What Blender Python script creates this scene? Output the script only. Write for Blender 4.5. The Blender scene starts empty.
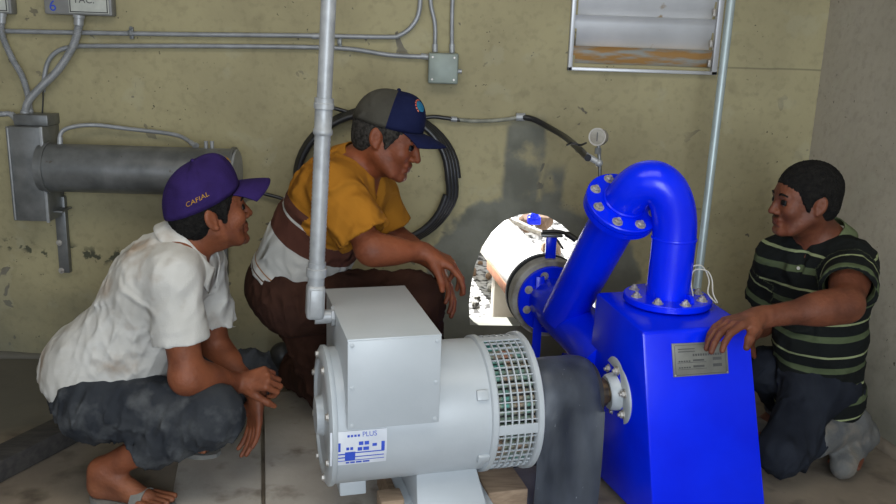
import bpy, bmesh, math, random
import numpy as np
from mathutils import Vector, Matrix

SC = bpy.context.scene
COL = SC.collection
random.seed(5)
PI = math.pi
# ------------------------------------------------------------------ camera
H, PITCH, YAW, ROLL, F = 1.46, math.radians(14), math.radians(1.5), math.radians(1.9), 850.0
cp, sp = math.cos(PITCH), math.sin(PITCH)
FW = np.array([math.sin(YAW)*cp, math.cos(YAW)*cp, -sp])
R0 = np.array([math.cos(YAW), -math.sin(YAW), 0.0])
U0 = np.cross(R0, FW)
RR = math.cos(ROLL)*R0 + math.sin(ROLL)*U0
UU = -math.sin(ROLL)*R0 + math.cos(ROLL)*U0
CAM = np.array([0, 0, H])
def ray(px, py):
    return F*FW + (px-448)*RR + (252-py)*UU
def P(px, py, Y):
    """point seen at a photo pixel, standing at distance Y into the room"""
    d = ray(px, py); return CAM + d*(Y/d[1])
def PZ(px, py, z):
    d = ray(px, py); return CAM + d*((z-H)/d[2])
def proj(p):
    q = np.asarray(p, float)-CAM; w = q@FW
    return 448+F*(q@RR)/w, 252-F*(q@UU)/w
cd = bpy.data.cameras.new('camera'); cam = bpy.data.objects.new('camera', cd); COL.objects.link(cam)
cd.sensor_width = 36; cd.lens = F/896*36; cd.clip_start = 0.05
M = Matrix(((RR[0], UU[0], -FW[0], 0), (RR[1], UU[1], -FW[1], 0), (RR[2], UU[2], -FW[2], H), (0, 0, 0, 1)))
cam.matrix_world = M
SC.camera = cam
WY = float(PZ(30, 357, 0)[1])          # the back wall

def un(v):
    v = np.asarray(v, float); return v/np.linalg.norm(v)
def A(*v): return np.array(v, float)

# ------------------------------------------------------------------ materials
def mat(name, c1, c2=None, scale=6, rough=.6, metal=0, bump=0, bscale=60, dirt=None, dscale=30, dth=.66, spec=.5, coat=0, stretch=None, sharp=(.35, .65), crease=0, dw=.06):
    m = bpy.data.materials.new(name); m.use_nodes = True
    nt = m.node_tree; N = nt.nodes; L = nt.links
    b = N['Principled BSDF']
    b.inputs['Roughness'].default_value = rough; b.inputs['Metallic'].default_value = metal
    b.inputs['Specular IOR Level'].default_value = spec
    b.inputs['Coat Weight'].default_value = coat
    tc = N.new('ShaderNodeTexCoord'); src = tc.outputs['Object']
    if stretch:
        mp = N.new('ShaderNodeMapping'); mp.inputs['Scale'].default_value = stretch
        L.new(src, mp.inputs['Vector']); src = mp.outputs[0]
    c2 = c2 or tuple(x*.85 for x in c1)
    nz = N.new('ShaderNodeTexNoise'); nz.inputs['Scale'].default_value = scale; nz.inputs['Detail'].default_value = 6
    L.new(src, nz.inputs['Vector'])
    mr = N.new('ShaderNodeMapRange'); mr.inputs[1].default_value = sharp[0]; mr.inputs[2].default_value = sharp[1]
    L.new(nz.outputs['Fac'], mr.inputs[0])
    mx = N.new('ShaderNodeMix'); mx.data_type = 'RGBA'
    mx.inputs[6].default_value = (*c1, 1); mx.inputs[7].default_value = (*c2, 1)
    L.new(mr.outputs[0], mx.inputs[0]); out = mx.outputs[2]
    if dirt:
        n2 = N.new('ShaderNodeTexNoise'); n2.inputs['Scale'].default_value = dscale; n2.inputs['Detail'].default_value = 4
        L.new(src, n2.inputs['Vector'])
        m2 = N.new('ShaderNodeMapRange'); m2.inputs[1].default_value = dth; m2.inputs[2].default_value = dth+dw
        L.new(n2.outputs['Fac'], m2.inputs[0])
        x2 = N.new('ShaderNodeMix'); x2.data_type = 'RGBA'; x2.inputs[7].default_value = (*dirt, 1)
        L.new(m2.outputs[0], x2.inputs[0]); L.new(out, x2.inputs[6]); out = x2.outputs[2]
    L.new(out, b.inputs['Base Color'])
    if bump:
        n3 = N.new('ShaderNodeTexNoise'); n3.inputs['Scale'].default_value = bscale; n3.inputs['Detail'].default_value = 5
        L.new(src, n3.inputs['Vector'])
        bp = N.new('ShaderNodeBump'); bp.inputs['Strength'].default_value = bump; bp.inputs['Distance'].default_value = .01
        L.new(n3.outputs['Fac'], bp.inputs['Height']); L.new(bp.outputs[0], b.inputs['Normal'])
        if crease:
            n4 = N.new('ShaderNodeTexNoise'); n4.noise_type = 'RIDGED_MULTIFRACTAL'; n4.inputs['Scale'].default_value = 7.5; n4.inputs['Detail'].default_value = 2.5; n4.inputs['Distortion'].default_value = 1.2
            L.new(src, n4.inputs['Vector'])
            b4 = N.new('ShaderNodeBump'); b4.inputs['Strength'].default_value = crease; b4.inputs['Distance'].default_value = .03
            L.new(n4.outputs['Fac'], b4.inputs['Height']); L.new(b4.outputs[0], bp.inputs['Normal'])
    return m
def attr_ramp(m, attr, stops, keep=.25):
    """colour bands woven along the garment's own length"""
    nt = m.node_tree; N = nt.nodes; L = nt.links; b = N['Principled BSDF']
    at = N.new('ShaderNodeAttribute'); at.attribute_name = attr
    rp = N.new('ShaderNodeValToRGB'); rp.color_ramp.interpolation = 'CONSTANT'
    el = rp.color_ramp.elements
    el[0].position = 0; el[0].color = (*stops[0][1], 1)
    el.remove(el[1])
    for p_, c_ in stops[1:]:
        e = el.new(p_); e.color = (*c_, 1)
    L.new(at.outputs['Fac'], rp.inputs[0])
    old = b.inputs['Base Color'].links[0].from_socket
    mx = N.new('ShaderNodeMix'); mx.data_type = 'RGBA'; mx.blend_type = 'MULTIPLY'; mx.inputs[0].default_value = 1
    L.new(rp.outputs[0], mx.inputs[6]); L.new(old, mx.inputs[7]); L.new(mx.outputs[2], b.inputs['Base Color'])
    return m
def attr_mul(m, attr):
    nt = m.node_tree; N = nt.nodes; L = nt.links; b = N['Principled BSDF']
    at = N.new('ShaderNodeAttribute'); at.attribute_name = attr
    old = b.inputs['Base Color'].links[0].from_socket
    mx = N.new('ShaderNodeMix'); mx.data_type = 'RGBA'; mx.blend_type = 'MULTIPLY'; mx.inputs[0].default_value = 1
    L.new(at.outputs['Color'], mx.inputs[6]); L.new(old, mx.inputs[7]); L.new(mx.outputs[2], b.inputs['Base Color'])
    return m

BLUE = mat('blue_paint', (.0, .014, .74), (.0, .02, .84), 5, .24, 0, .05, 30, dirt=(.12, .25, .85), dscale=95, dth=.77, spec=.35)
GREYP = mat('grey_machine_paint', (.42, .45, .475), (.385, .415, .44), 5, .36, 0, .04, 60, dirt=(.25, .26, .25), dscale=60, dth=.77)
GALV = mat('galvanised_steel', (.36, .37, .38), (.27, .28, .29), 25, .42, .25, .05, 80)
GALVD = mat('dull_galvanised_steel', (.20, .205, .205), (.13, .135, .135), 14, .38, .45, .06, 50, dirt=(.10, .08, .06), dscale=20, dth=.68)
CONDUIT = mat('conduit_steel', (.31, .32, .34), (.23, .24, .25), 20, .4, .2)
PALEM = mat('pale_pole_steel', (.42, .50, .50), (.36, .42, .43), 10, .4, .3)
RUBBER = mat('black_rubber', (.018, .023, .033), (.055, .065, .085), 6, .5, 0, .15, 25, dirt=(.30, .32, .36), dscale=60, dth=.715, stretch=(1.6, 1.6, .7))
HOSE = mat('black_hose', (.012, .012, .014), (.02, .02, .022), 10, .38)
BOLT = mat('bolt_steel', (.50, .48, .45), (.33, .30, .27), 60, .45, .5)
HUB = mat('hub_grey_paint', (.45, .48, .50), (.36, .39, .41), 20, .4)
BRASS = mat('greasy_brass', (.20, .13, .05), (.05, .04, .03), 30, .35, .7)
PLATE = mat('nameplate_metal', (.22, .22, .20), (.17, .17, .155), 20, .45, .4)
INK = mat('dark_ink', (.05, .05, .05), (.07, .07, .07), 20, .6)
GASK = mat('grey_gasket', (.36, .35, .31), (.17, .15, .12), 18, .6, .2)
BLACK = mat('black_plastic', (.012, .012, .013), (.02, .02, .02), 10, .5)
WHITEP = mat('white_pipe_paint', (.72, .70, .66), (.62, .60, .56), 4, .55)
RUST = mat('rusty_steel', (.42, .17, .08), (.25, .10, .05), 12, .8, 0, .2, 40)
GRAVEL = mat('gravel', (.42, .41, .39), (.03, .028, .025), 26, .9, 0, .8, 50, sharp=(.46, .60))
EARTH = mat('brown_earth', (.30, .20, .13), (.14, .09, .06), 9, .95, 0, .6, 20)
CONC = mat('floor_concrete', (.25, .205, .155), (.16, .13, .10), 3.2, .75, 0, .12, 40, dirt=(.085, .066, .048), dscale=7, dth=.52, dw=.2)
SLAB = mat('pale_slab_concrete', (.42, .385, .34), (.32, .285, .245), 5, .75, 0, .15, 50, dirt=(.17, .14, .11), dscale=9, dth=.54, dw=.18)
WOODM = mat('raw_timber', (.38, .27, .18), (.25, .17, .11), 9, .75, 0, .15, 30, stretch=(1, 8, 8))
WOODD = mat('dark_dirty_timber', (.022, .02, .02), (.045, .04, .036), 9, .8, 0, .2, 40, stretch=(1, 4, 4))
CREAM = mat('cream_cable', (.55, .53, .45), (.45, .43, .37), 10, .5)
CABLEG = mat('dusty_grey_conduit', (.27, .27, .22), (.16, .16, .13), 25, .6)
BOXG = mat('junction_box_grey', (.24, .28, .25), (.19, .22, .20), 12, .5, .2)
METER = mat('meter_box_grey', (.25, .25, .245), (.19, .19, .185), 12, .5, .2)
PAPER = mat('label_paper', (.50, .51, .46), (.42, .43, .39), 25, .7)
BLUEINK = mat('blue_ink', (.02, .06, .45), (.03, .08, .5), 25, .6)
STICK = mat('sticker_white', (.62, .64, .68), (.55, .57, .62), 25, .5)
GREENW = mat('green_copper_winding', (.03, .30, .26), (.34, .16, .10), 14, .45, .1, stretch=(1, 1, .3))
LOUV = mat('louvre_aluminium', (.52, .53, .55), (.45, .46, .48), 6, .35, .3, dirt=(.27, .20, .12), dscale=9, dth=.68)
WRUST = mat('louvre_rusty_lower_slat', (.30, .30, .27), (.35, .19, .06), 12, .5, .2, stretch=(.5, 1, 3), sharp=(.42, .55))
CEIL = mat('ceiling_concrete', (.35, .34, .31), (.30, .29, .26), 3, .9)
EYEW = mat('eye_white', (.30, .25, .21), None, 5, .4)
IRIS = mat('dark_iris', (.02, .012, .008), None, 5, .2)
HAIR = mat('black_hair', (.006, .0055, .0055), (.012, .011, .010), 60, .9, 0, .9, 130, spec=.12)
HAIRG = mat('greying_hair', (.010, .009, .008), (.04, .036, .032), 90, .9, 0, .6, 150, spec=.12)
def skin(name, c1, c2):
    m = mat(name, c1, c2, 14, .55, 0, .25, 90, spec=.3); b = m.node_tree.nodes['Principled BSDF']
    b.inputs['Subsurface Weight'].default_value = .06; b.inputs['Subsurface Scale'].default_value = .01
    return attr_mul(m, 'tint')

# wall paint: beige paint, specks, and the grey cement patch round the pipe opening
def wall_material(name, base, base2, patch):
    m = bpy.data.materials.new(name); m.use_nodes = True
    nt = m.node_tree; N = nt.nodes; L = nt.links; b = N['Principled BSDF']
    b.inputs['Roughness'].default_value = .72; b.inputs['Specular IOR Level'].default_value = .3
    tc = N.new('ShaderNodeTexCoord'); O = tc.outputs['Object']
    def noise(s, d=5, vec=None, dist=0):
        n = N.new('ShaderNodeTexNoise'); n.inputs['Scale'].default_value = s; n.inputs['Detail'].default_value = d
        n.inputs['Distortion'].default_value = dist
        L.new(vec or O, n.inputs['Vector']); return n.outputs['Fac']
    def rng(x, a, c):
        r = N.new('ShaderNodeMapRange'); r.interpolation_type = 'SMOOTHSTEP'
        r.inputs[1].default_value = a; r.inputs[2].default_value = c; L.new(x, r.inputs[0]); return r.outputs[0]
    def mix(f, a, c):
        x = N.new('ShaderNodeMix'); x.data_type = 'RGBA'
        for i, v in ((6, a), (7, c)):
            if isinstance(v, tuple): x.inputs[i].default_value = (*v, 1)
            else: L.new(v, x.inputs[i])
        L.new(f, x.inputs[0]); return x.outputs[2]
    def mth(op, a, c=None, cl=False):
        x = N.new('ShaderNodeMath'); x.operation = op; x.use_clamp = cl
        for i, v in enumerate((a, c)):
            if v is None: continue
            if isinstance(v, (int, float)): x.inputs[i].default_value = v
            else: L.new(v, x.inputs[i])
        return x.outputs[0]
    out = mix(rng(noise(2.2, 6), .35, .65), base, base2)
    out = mix(mth('MULTIPLY', rng(noise(9, 8), .56, .72), .5), out, tuple(x*.8 for x in base2))
    out = mix(mth('MULTIPLY', rng(noise(34, 7), .50, .68), .22), out, tuple(x*.55 for x in base2))
    out = mix(mth('MULTIPLY', rng(noise(55, 2), .70, .74), rng(noise(3, 2), .42, .6)), out, (.075, .065, .045))
    out = mix(mth('MULTIPLY', rng(noise(11, 3, dist=.6), .675, .70), rng(noise(1.7, 2), .46, .6)), out, (.12, .105, .08))
    out = mix(mth('MULTIPLY', rng(noise(5.5, 8, dist=.3), .60, .66), .12), out, (.42, .42, .33))
    sx = N.new('ShaderNodeSeparateXYZ'); L.new(O, sx.inputs[0]); X, Z = sx.outputs[0], sx.outputs[2]
    if patch:
        (cx, cz, rx, rz), rects = patch
        wob = mth('MULTIPLY', mth('SUBTRACT', noise(5, 5), .5), .55)
        dx = mth('DIVIDE', mth('SUBTRACT', X, cx), rx); dz = mth('DIVIDE', mth('SUBTRACT', Z, cz), rz)
        d = mth('SQRT', mth('ADD', mth('MULTIPLY', dx, dx), mth('MULTIPLY', dz, dz)))
        ell = rng(mth('ADD', d, wob), 1.04, .96)
        tot = ell
        for (x0, x1, z0, z1) in rects:
            a1 = rng(mth('ADD', X, mth('MULTIPLY', wob, .1)), x0-.01, x0+.02); a2 = rng(mth('ADD', X, mth('MULTIPLY', wob, .14)), x1+.02, x1-.01)
            b1 = rng(mth('ADD', Z, mth('MULTIPLY', wob, .2)), z0-.02, z0+.02); b2 = rng(Z, z1+.03, z1-.05)
            r = mth('MULTIPLY', mth('MULTIPLY', a1, a2), mth('MULTIPLY', b1, b2))
            tot = mth('MAXIMUM', tot, mth('MULTIPLY', r, rng(noise(8, 5), .25, .5)))
        cem = mix(rng(noise(6, 7), .35, .65), (.165, .165, .135), (.115, .115, .092))
        out = mix(tot, out, cem)
    if patch:
        lz = mth('ABSOLUTE', mth('SUBTRACT', mth('ADD', Z, mth('MULTIPLY', noise(3, 2), .012)), GROOVE))
        out = mix(mth('MULTIPLY', mth('MULTIPLY', rng(lz, .006, .001), rng(X, .62, .7)), .55), out, (.10, .09, .06))
        hz = mth('ABSOLUTE', mth('SUBTRACT', mth('ADD', Z, mth('MULTIPLY', mth('SUBTRACT', noise(4, 4), .5), .35)), MOSS))
        out = mix(mth('MULTIPLY', mth('MULTIPLY', rng(hz, .05, .01), rng(noise(22, 5), .5, .56)), rng(X, -.8, -1.1)), out, (.07, .07, .045))
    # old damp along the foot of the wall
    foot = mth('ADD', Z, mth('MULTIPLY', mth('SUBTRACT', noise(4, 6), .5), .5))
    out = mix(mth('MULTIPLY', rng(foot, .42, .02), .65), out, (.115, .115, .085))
    L.new(out, b.inputs['Base Color'])
    bp = N.new('ShaderNodeBump'); bp.inputs['Strength'].default_value = .25; bp.inputs['Distance'].default_value = .01
    L.new(noise(26, 8), bp.inputs['Height']); L.new(bp.outputs[0], b.inputs['Normal'])
    return m

# ------------------------------------------------------------------ objects
WLOC = {}
def tag(o, label=None, cat=None, group=None, kind=None):
    if label: o['label'] = label
    if cat: o['category'] = cat
    if group: o['group'] = group
    if kind: o['kind'] = kind
    return o
def thing(name, label, cat, loc, group=None):
    o = bpy.data.objects.new(name, None); COL.objects.link(o); o.empty_display_size = .1
    o.location = [float(x) for x in loc]; WLOC[o.name] = A(*o.location)
    return tag(o, label, cat, group)
def link(name, me, m, parent=None, smooth=True, angle=40):
    o = bpy.data.objects.new(name, me); COL.objects.link(o)
    for k in (m if isinstance(m, (list, tuple)) else [m]): me.materials.append(k)
    if smooth:
        me.shade_smooth()
        if angle: me.set_sharp_from_angle(angle=math.radians(angle))
    if parent is not None:
        o.parent = parent
        w = WLOC[parent.name]
        n = len(me.vertices); co = np.empty(n*3, np.float32); me.vertices.foreach_get('co', co)
        co = co.reshape(-1, 3)-w.astype(np.float32); me.vertices.foreach_set('co', co.ravel()); me.update()
        WLOC[o.name] = w
    else: WLOC[o.name] = A(0, 0, 0)
    return o
def origin_to(o, p):
    """move a single-mesh thing's origin to its base"""
    p = A(*p); me = o.data
    n = len(me.vertices); co = np.empty(n*3, np.float32); me.vertices.foreach_get('co', co)
    co = co.reshape(-1, 3)-p.astype(np.float32); me.vertices.foreach_set('co', co.ravel()); me.update()
    o.location = p.tolist(); WLOC[o.name] = p
    return o
def basis(axis, hint=None):
    a = un(axis); h = A(0, 0, 1) if hint is None else A(*hint)
    if abs(a@un(h)) > .98: h = A(1, 0, 0)
    x = un(np.cross(h, a)); y = np.cross(a, x)
    return x, y, a
def smooth_path(pts, n=8, closed=False):
    pts = [A(*p) for p in pts]; out = []
    m = len(pts)
    for i in range(m if closed else m-1):
        if closed: p0, p1, p2, p3 = pts[i-1], pts[i], pts[(i+1) % m], pts[(i+2) % m]
        else:
            p1, p2 = pts[i], pts[i+1]; p0 = pts[i-1] if i else 2*p1-p2; p3 = pts[i+2] if i+2 < m else 2*p2-p1
        for k in range(n):
            t = k/n
            out.append(.5*((2*p1)+(-p0+p2)*t+(2*p0-5*p1+4*p2-p3)*t*t+(-p0+3*p1-3*p2+p3)*t**3))
    if not closed: out.append(pts[-1])
    return out
class MB:
    def __init__(s): s.v = []; s.f = []; s.mi = []; s.cur = 0
    def add(s, vs, fs):
        b = len(s.v); s.v += [tuple(float(c) for c in v) for v in vs]
        for f in fs: s.f.append(tuple(i+b for i in f)); s.mi.append(s.cur)
        return s
    def box(s, c, size, R=None, bev=0, seg=2):
        bm = bmesh.new(); bmesh.ops.create_cube(bm, size=1)
        for v in bm.verts: v.co = Vector((v.co.x*size[0], v.co.y*size[1], v.co.z*size[2]))
        if bev: bmesh.ops.bevel(bm, geom=bm.edges[:]+bm.verts[:], offset=bev, segments=seg, affect='EDGES', profile=.5)
        R = np.eye(3) if R is None else np.array(R)
        c = A(*c); bm.verts.index_update()
        s.add([c+R@A(*v.co) for v in bm.verts], [[v.index for v in f.verts] for f in bm.faces]); bm.free(); return s
    def hexa(s, p, bev=0):
        bm = bmesh.new(); vs = [bm.verts.new([float(x) for x in q]) for q in p]
        for f in ((0, 3, 2, 1), (4, 5, 6, 7), (0, 1, 5, 4), (1, 2, 6, 5), (2, 3, 7, 6), (3, 0, 4, 7)): bm.faces.new([vs[i] for i in f])
        bmesh.ops.recalc_face_normals(bm, faces=bm.faces[:])
        if bev: bmesh.ops.bevel(bm, geom=bm.edges[:]+bm.verts[:], offset=bev, segments=2, affect='EDGES', profile=.5)
        bm.verts.index_update()
        s.add([v.co for v in bm.verts], [[v.index for v in f.verts] for f in bm.faces]); bm.free(); return s
    def tube(s, pts, r, n=16, closed=False, cap=True):
        pts = [A(*p) for p in pts]; m = len(pts)
        rs = [r]*m if isinstance(r, (int, float)) else list(r)
        T = []
        for i in range(m):
            if closed: t = pts[(i+1) % m]-pts[i-1]
            else: t = pts[min(i+1, m-1)]-pts[max(i-1, 0)]
            T.append(un(t))
        x, y, _ = basis(T[0]); vs = []
        for i in range(m):
            x = un(x-T[i]*(x@T[i])); y = np.cross(T[i], x)
            for k in range(n):
                a = 2*PI*k/n; vs.append(pts[i]+rs[i]*(math.cos(a)*x+math.sin(a)*y))
        fs = []
        for i in range(m if closed else m-1):
            j = (i+1) % m
            for k in range(n): fs.append((i*n+k, i*n+(k+1) % n, j*n+(k+1) % n, j*n+k))
        if cap and not closed: fs.append(tuple(range(n-1, -1, -1))); fs.append(tuple((m-1)*n+k for k in range(n)))
        return s.add(vs, fs)
    def cyl(s, a, b, r, n=24): return s.tube([a, b], r, n)
    def lathe(s, o, axis, prof, n=48, hint=None):
        """prof: (distance along axis, radius) from start to end; ends of radius 0 close it"""
        x, y, a = basis(axis, hint); o = A(*o); vs = []; fs = []
        m = len(prof)
        for (t, r) in prof:
            for k in range(n):
                q = 2*PI*k/n; vs.append(o+a*t+max(r, 1e-5)*(math.cos(q)*x+math.sin(q)*y))
        for i in range(m-1):
            for k in range(n): fs.append((i*n+k, i*n+(k+1) % n, (i+1)*n+(k+1) % n, (i+1)*n+k))
        return s.add(vs, fs)
    def ball(s, c, r, n=12, R=None):
        r = A(r, r, r) if isinstance(r, (int, float)) else A(*r); R = np.eye(3) if R is None else R
        vs = []; fs = []; c = A(*c); m = n//2+1
        for i in range(m+1):
            th = PI*i/m
            for k in range(n):
                ph = 2*PI*k/n; vs.append(c+R@(r*A(math.sin(th)*math.cos(ph), math.sin(th)*math.sin(ph), math.cos(th))))
        for i in range(m):
            for k in range(n): fs.append((i*n+k, (i+1)*n+k, (i+1)*n+(k+1) % n, i*n+(k+1) % n))
        return s.add(vs, fs)
    def hexbolt(s, p, axis, r, h, studs=True):
        x, y, a = basis(axis); p = A(*p); vs = []
        for t, rr in ((0, 1), (h*.8, 1), (h, .8)):
            for k in range(6): vs.append(p+a*t+rr*r*(math.cos(k*PI/3)*x+math.sin(k*PI/3)*y))
        fs = [(i*6+k, i*6+(k+1) % 6, (i+1)*6+(k+1) % 6, (i+1)*6+k) for i in (0, 1) for k in range(6)]+[tuple(range(12, 18)), tuple(range(5, -1, -1))]
        s.add(vs, fs)
        s.cyl(p-a*h*.15, p+a*h*.12, r*1.45, 16)
        if studs: s.cyl(p, p+a*h*1.5, r*.5, 10)
        return s
    def sheet(s, fn, nu, nv, th=0):
        """fn(u,v)->point; thickened along its normal"""
        g = np.array([[fn(i/nu, j/nv) for j in range(nv+1)] for i in range(nu+1)])
        if not th:
            return s.add(g.reshape(-1, 3), [(i*(nv+1)+j, (i+1)*(nv+1)+j, (i+1)*(nv+1)+j+1, i*(nv+1)+j+1) for i in range(nu) for j in range(nv)])
        du = np.gradient(g, axis=0); dv = np.gradient(g, axis=1)
        nn = np.cross(du, dv); nn /= np.linalg.norm(nn, axis=2, keepdims=True)+1e-9
        a = (g+nn*th/2).reshape(-1, 3); b = (g-nn*th/2).reshape(-1, 3); K = len(a); w = nv+1
        fs = []
        for i in range(nu):
            for j in range(nv):
                q = (i*w+j, (i+1)*w+j, (i+1)*w+j+1, i*w+j+1); fs.append(q); fs.append(tuple(K+t for t in q[::-1]))
        def side(seq):
            for t in range(len(seq)-1): fs.append((seq[t+1], seq[t], seq[t]+K, seq[t+1]+K))
        side([i*w for i in range(nu+1)][::-1]); side([i*w+nv for i in range(nu+1)]); side(list(range(w))); side([nu*w+j for j in range(w)][::-1])
        return s.add(np.vstack([a, b]), fs)
    def build(s, name, m, parent=None, angle=40, fix=True):
        me = bpy.data.meshes.new(name); me.from_pydata(s.v, [], s.f)
        if len(set(s.mi)) > 1: me.polygons.foreach_set('material_index', s.mi)
        if fix:
            bm = bmesh.new(); bm.from_mesh(me); bmesh.ops.recalc_face_normals(bm, faces=bm.faces[:]); bm.to_mesh(me); bm.free()
        me.update()
        return link(name, me, m, parent, angle=angle)
def text_mb(txt, o, right, up, size, depth=.0006, align='LEFT'):
    """lettering as real mesh; o = left baseline point"""
    cu = bpy.data.curves.new('t', 'FONT'); cu.body = txt; cu.size = 1; cu.align_x = align; cu.extrude = 0
    ob = bpy.data.objects.new('t', cu); COL.objects.link(ob)
    bpy.context.view_layer.update()
    me = bpy.data.meshes.new_from_object(ob.evaluated_get(bpy.context.evaluated_depsgraph_get()))
    vs = [A(*v.co) for v in me.vertices]; fs = [tuple(p.vertices) for p in me.polygons]
    bpy.data.objects.remove(ob); bpy.data.curves.remove(cu); bpy.data.meshes.remove(me)
    right, up = un(right), un(up); nrm = np.cross(right, up)
    return [A(*o)+right*v[0]*size+up*v[1]*size+nrm*depth for v in vs], fs

def struct(name, mb, m, label=None):
    o = mb.build(name, m); tag(o, label, None, None, 'structure'); return o

# ------------------------------------------------------------------ implicit surfaces for bodies and clothes
class Sdf:
    def __init__(s): s.p = []
    def cone(s, a, b, ra, rb, k=.02, op='u', cut=None):
        s.p.append(('c', A(*a), A(*b), ra, rb, k, op, cut)); return s
    def ell(s, c, r, R=None, k=.02, op='u'):
        s.p.append(('e', A(*c), A(*r), np.eye(3) if R is None else np.array(R), None, k, op, None)); return s
    def ball(s, c, r, k=.02, op='u'): return s.ell(c, (r, r, r), None, k, op)
    def plane(s, p, n, k=.002):
        """remove everything on the n side of p"""
        s.p.append(('p', A(*p), un(n), 0, 0, k, 'cut', None)); return s
    def bb(s, q):
        if q[0] == 'c':
            r = max(q[3], q[4]); return np.minimum(q[1], q[2])-r, np.maximum(q[1], q[2])+r
        r = max(q[2]); return q[1]-r, q[1]+r
    def mesh(s, res, fold=None):
        us = [s.bb(q) for q in s.p if q[6] == 'u']
        lo = np.min([u[0] for u in us], 0)-.03; hi = np.max([u[1] for u in us], 0)+.03
        n = np.ceil((hi-lo)/res).astype(int)+1
        D = np.full(n, 1.0, np.float32)
        ax = [lo[i]+res*np.arange(n[i]) for i in range(3)]
        for q in s.p:
            if q[0] == 'p': sl = [slice(0, m) for m in n]
            else:
                a, b = s.bb(q); pad = q[5]+.02
                i0 = np.clip(np.floor((a-pad-lo)/res).astype(int), 0, n); i1 = np.clip(np.ceil((b+pad-lo)/res).astype(int)+1, 0, n)
                if np.any(i1 <= i0): continue
                sl = [slice(i0[i], i1[i]) for i in range(3)]
            X = ax[0][sl[0]][:, None, None].astype(np.float32); Y = ax[1][sl[1]][None, :, None].astype(np.float32); Z = ax[2][sl[2]][None, None, :].astype(np.float32)
            if q[0] == 'c':
                pa = (X-q[1][0], Y-q[1][1], Z-q[1][2]); ba = q[2]-q[1]; L2 = ba@ba+1e-12
                t = np.clip((pa[0]*ba[0]+pa[1]*ba[1]+pa[2]*ba[2])/L2, 0, 1)
                d = np.sqrt((pa[0]-t*ba[0])**2+(pa[1]-t*ba[1])**2+(pa[2]-t*ba[2])**2)-(q[3]+(q[4]-q[3])*t)
                if q[7] is not None:
                    cpnt, cn = q[7]; cn = un(cn)
                    d = np.maximum(d, (X-cpnt[0])*cn[0]+(Y-cpnt[1])*cn[1]+(Z-cpnt[2])*cn[2])
            elif q[0] == 'e':
                R = q[3]; x, y, z = X-q[1][0], Y-q[1][1], Z-q[1][2]
                l = [(x*R[0, i]+y*R[1, i]+z*R[2, i]) for i in range(3)]
                k0 = np.sqrt(sum((l[i]/q[2][i])**2 for i in range(3))); k1 = np.sqrt(sum((l[i]/q[2][i]**2)**2 for i in range(3)))+1e-6
                d = k0*(k0-1)/k1
            else:
                d = (X-q[1][0])*q[2][0]+(Y-q[1][1])*q[2][1]+(Z-q[1][2])*q[2][2]
            o = D[sl[0], sl[1], sl[2]]; k = max(q[5], 1e-4)
            if q[6] == 'u':
                h = np.maximum(k-np.abs(o-d), 0)/k; D[sl[0], sl[1], sl[2]] = np.minimum(o, d)-h*h*k*.25
            else:
                if q[6] == 's': d = -d
                h = np.maximum(k-np.abs(o-d), 0)/k; D[sl[0], sl[1], sl[2]] = np.maximum(o, d)+h*h*k*.25
        if fold is not None:
            I = np.argwhere(np.abs(D) < .03)
            pts = lo+I*res
            D[I[:, 0], I[:, 1], I[:, 2]] += fold(pts).astype(np.float32)
        S = D < 0
        c = sum(S[i:n[0]-1+i, j:n[1]-1+j, k:n[2]-1+k].astype(np.int8) for i in (0, 1) for j in (0, 1) for k in (0, 1))
        act = (c > 0) & (c < 8); I = np.argwhere(act)
        idx = np.full(act.shape, -1, np.int32); idx[act] = np.arange(len(I))
        pos = np.zeros((len(I), 3)); cnt = np.zeros(len(I))
        cor = [(i, j, k) for i in (0, 1) for j in (0, 1) for k in (0, 1)]
        for a in cor:
            for e in range(3):
                if a[e]: continue
                b = list(a); b[e] = 1
                da = D[I[:, 0]+a[0], I[:, 1]+a[1], I[:, 2]+a[2]]; db = D[I[:, 0]+b[0], I[:, 1]+b[1], I[:, 2]+b[2]]
                x = (da < 0) != (db < 0); t = np.where(x, da/np.where(x, da-db, 1), 0)
                pp = np.tile(np.array(a, float), (len(I), 1)); pp[:, e] += t
                pos += pp*x[:, None]; cnt += x
        V = lo+(I+pos/np.maximum(cnt, 1)[:, None])*res
        Q = []
        for e in range(3):
            s0 = [slice(0, m) for m in n]; s1 = [slice(0, m) for m in n]
            s0[e] = slice(0, n[e]-1); s1[e] = slice(1, n[e])
            Sa, Sb = S[tuple(s0)], S[tuple(s1)]
            E = np.argwhere(Sa != Sb); f, g = [(1, 2), (2, 0), (0, 1)][e]
            E = E[(E[:, f] > 0) & (E[:, g] > 0)]
            ins = Sa[E[:, 0], E[:, 1], E[:, 2]]
            def at(df, dg):
                K = E.copy(); K[:, f] += df; K[:, g] += dg
                return idx[K[:, 0], K[:, 1], K[:, 2]]
            q = np.stack([at(-1, -1), at(0, -1), at(0, 0), at(-1, 0)], 1)
            q[~ins] = q[~ins][:, ::-1]
            Q.append(q)
        Q = np.vstack(Q); Q = Q[(Q >= 0).all(1)]
        # light smoothing
        for lam in (.5, .5):
            nb = np.zeros_like(V); ct = np.zeros(len(V))
            for a, b in ((0, 1), (1, 2), (2, 3), (3, 0)):
                for i, j in ((a, b), (b, a)):
                    for d_ in range(3): nb[:, d_] += np.bincount(Q[:, i], V[Q[:, j], d_], len(V))
                    ct += np.bincount(Q[:, i], minlength=len(V))
            V = V+lam*(nb/np.maximum(ct, 1)[:, None]-V)
        return V, Q
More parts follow.
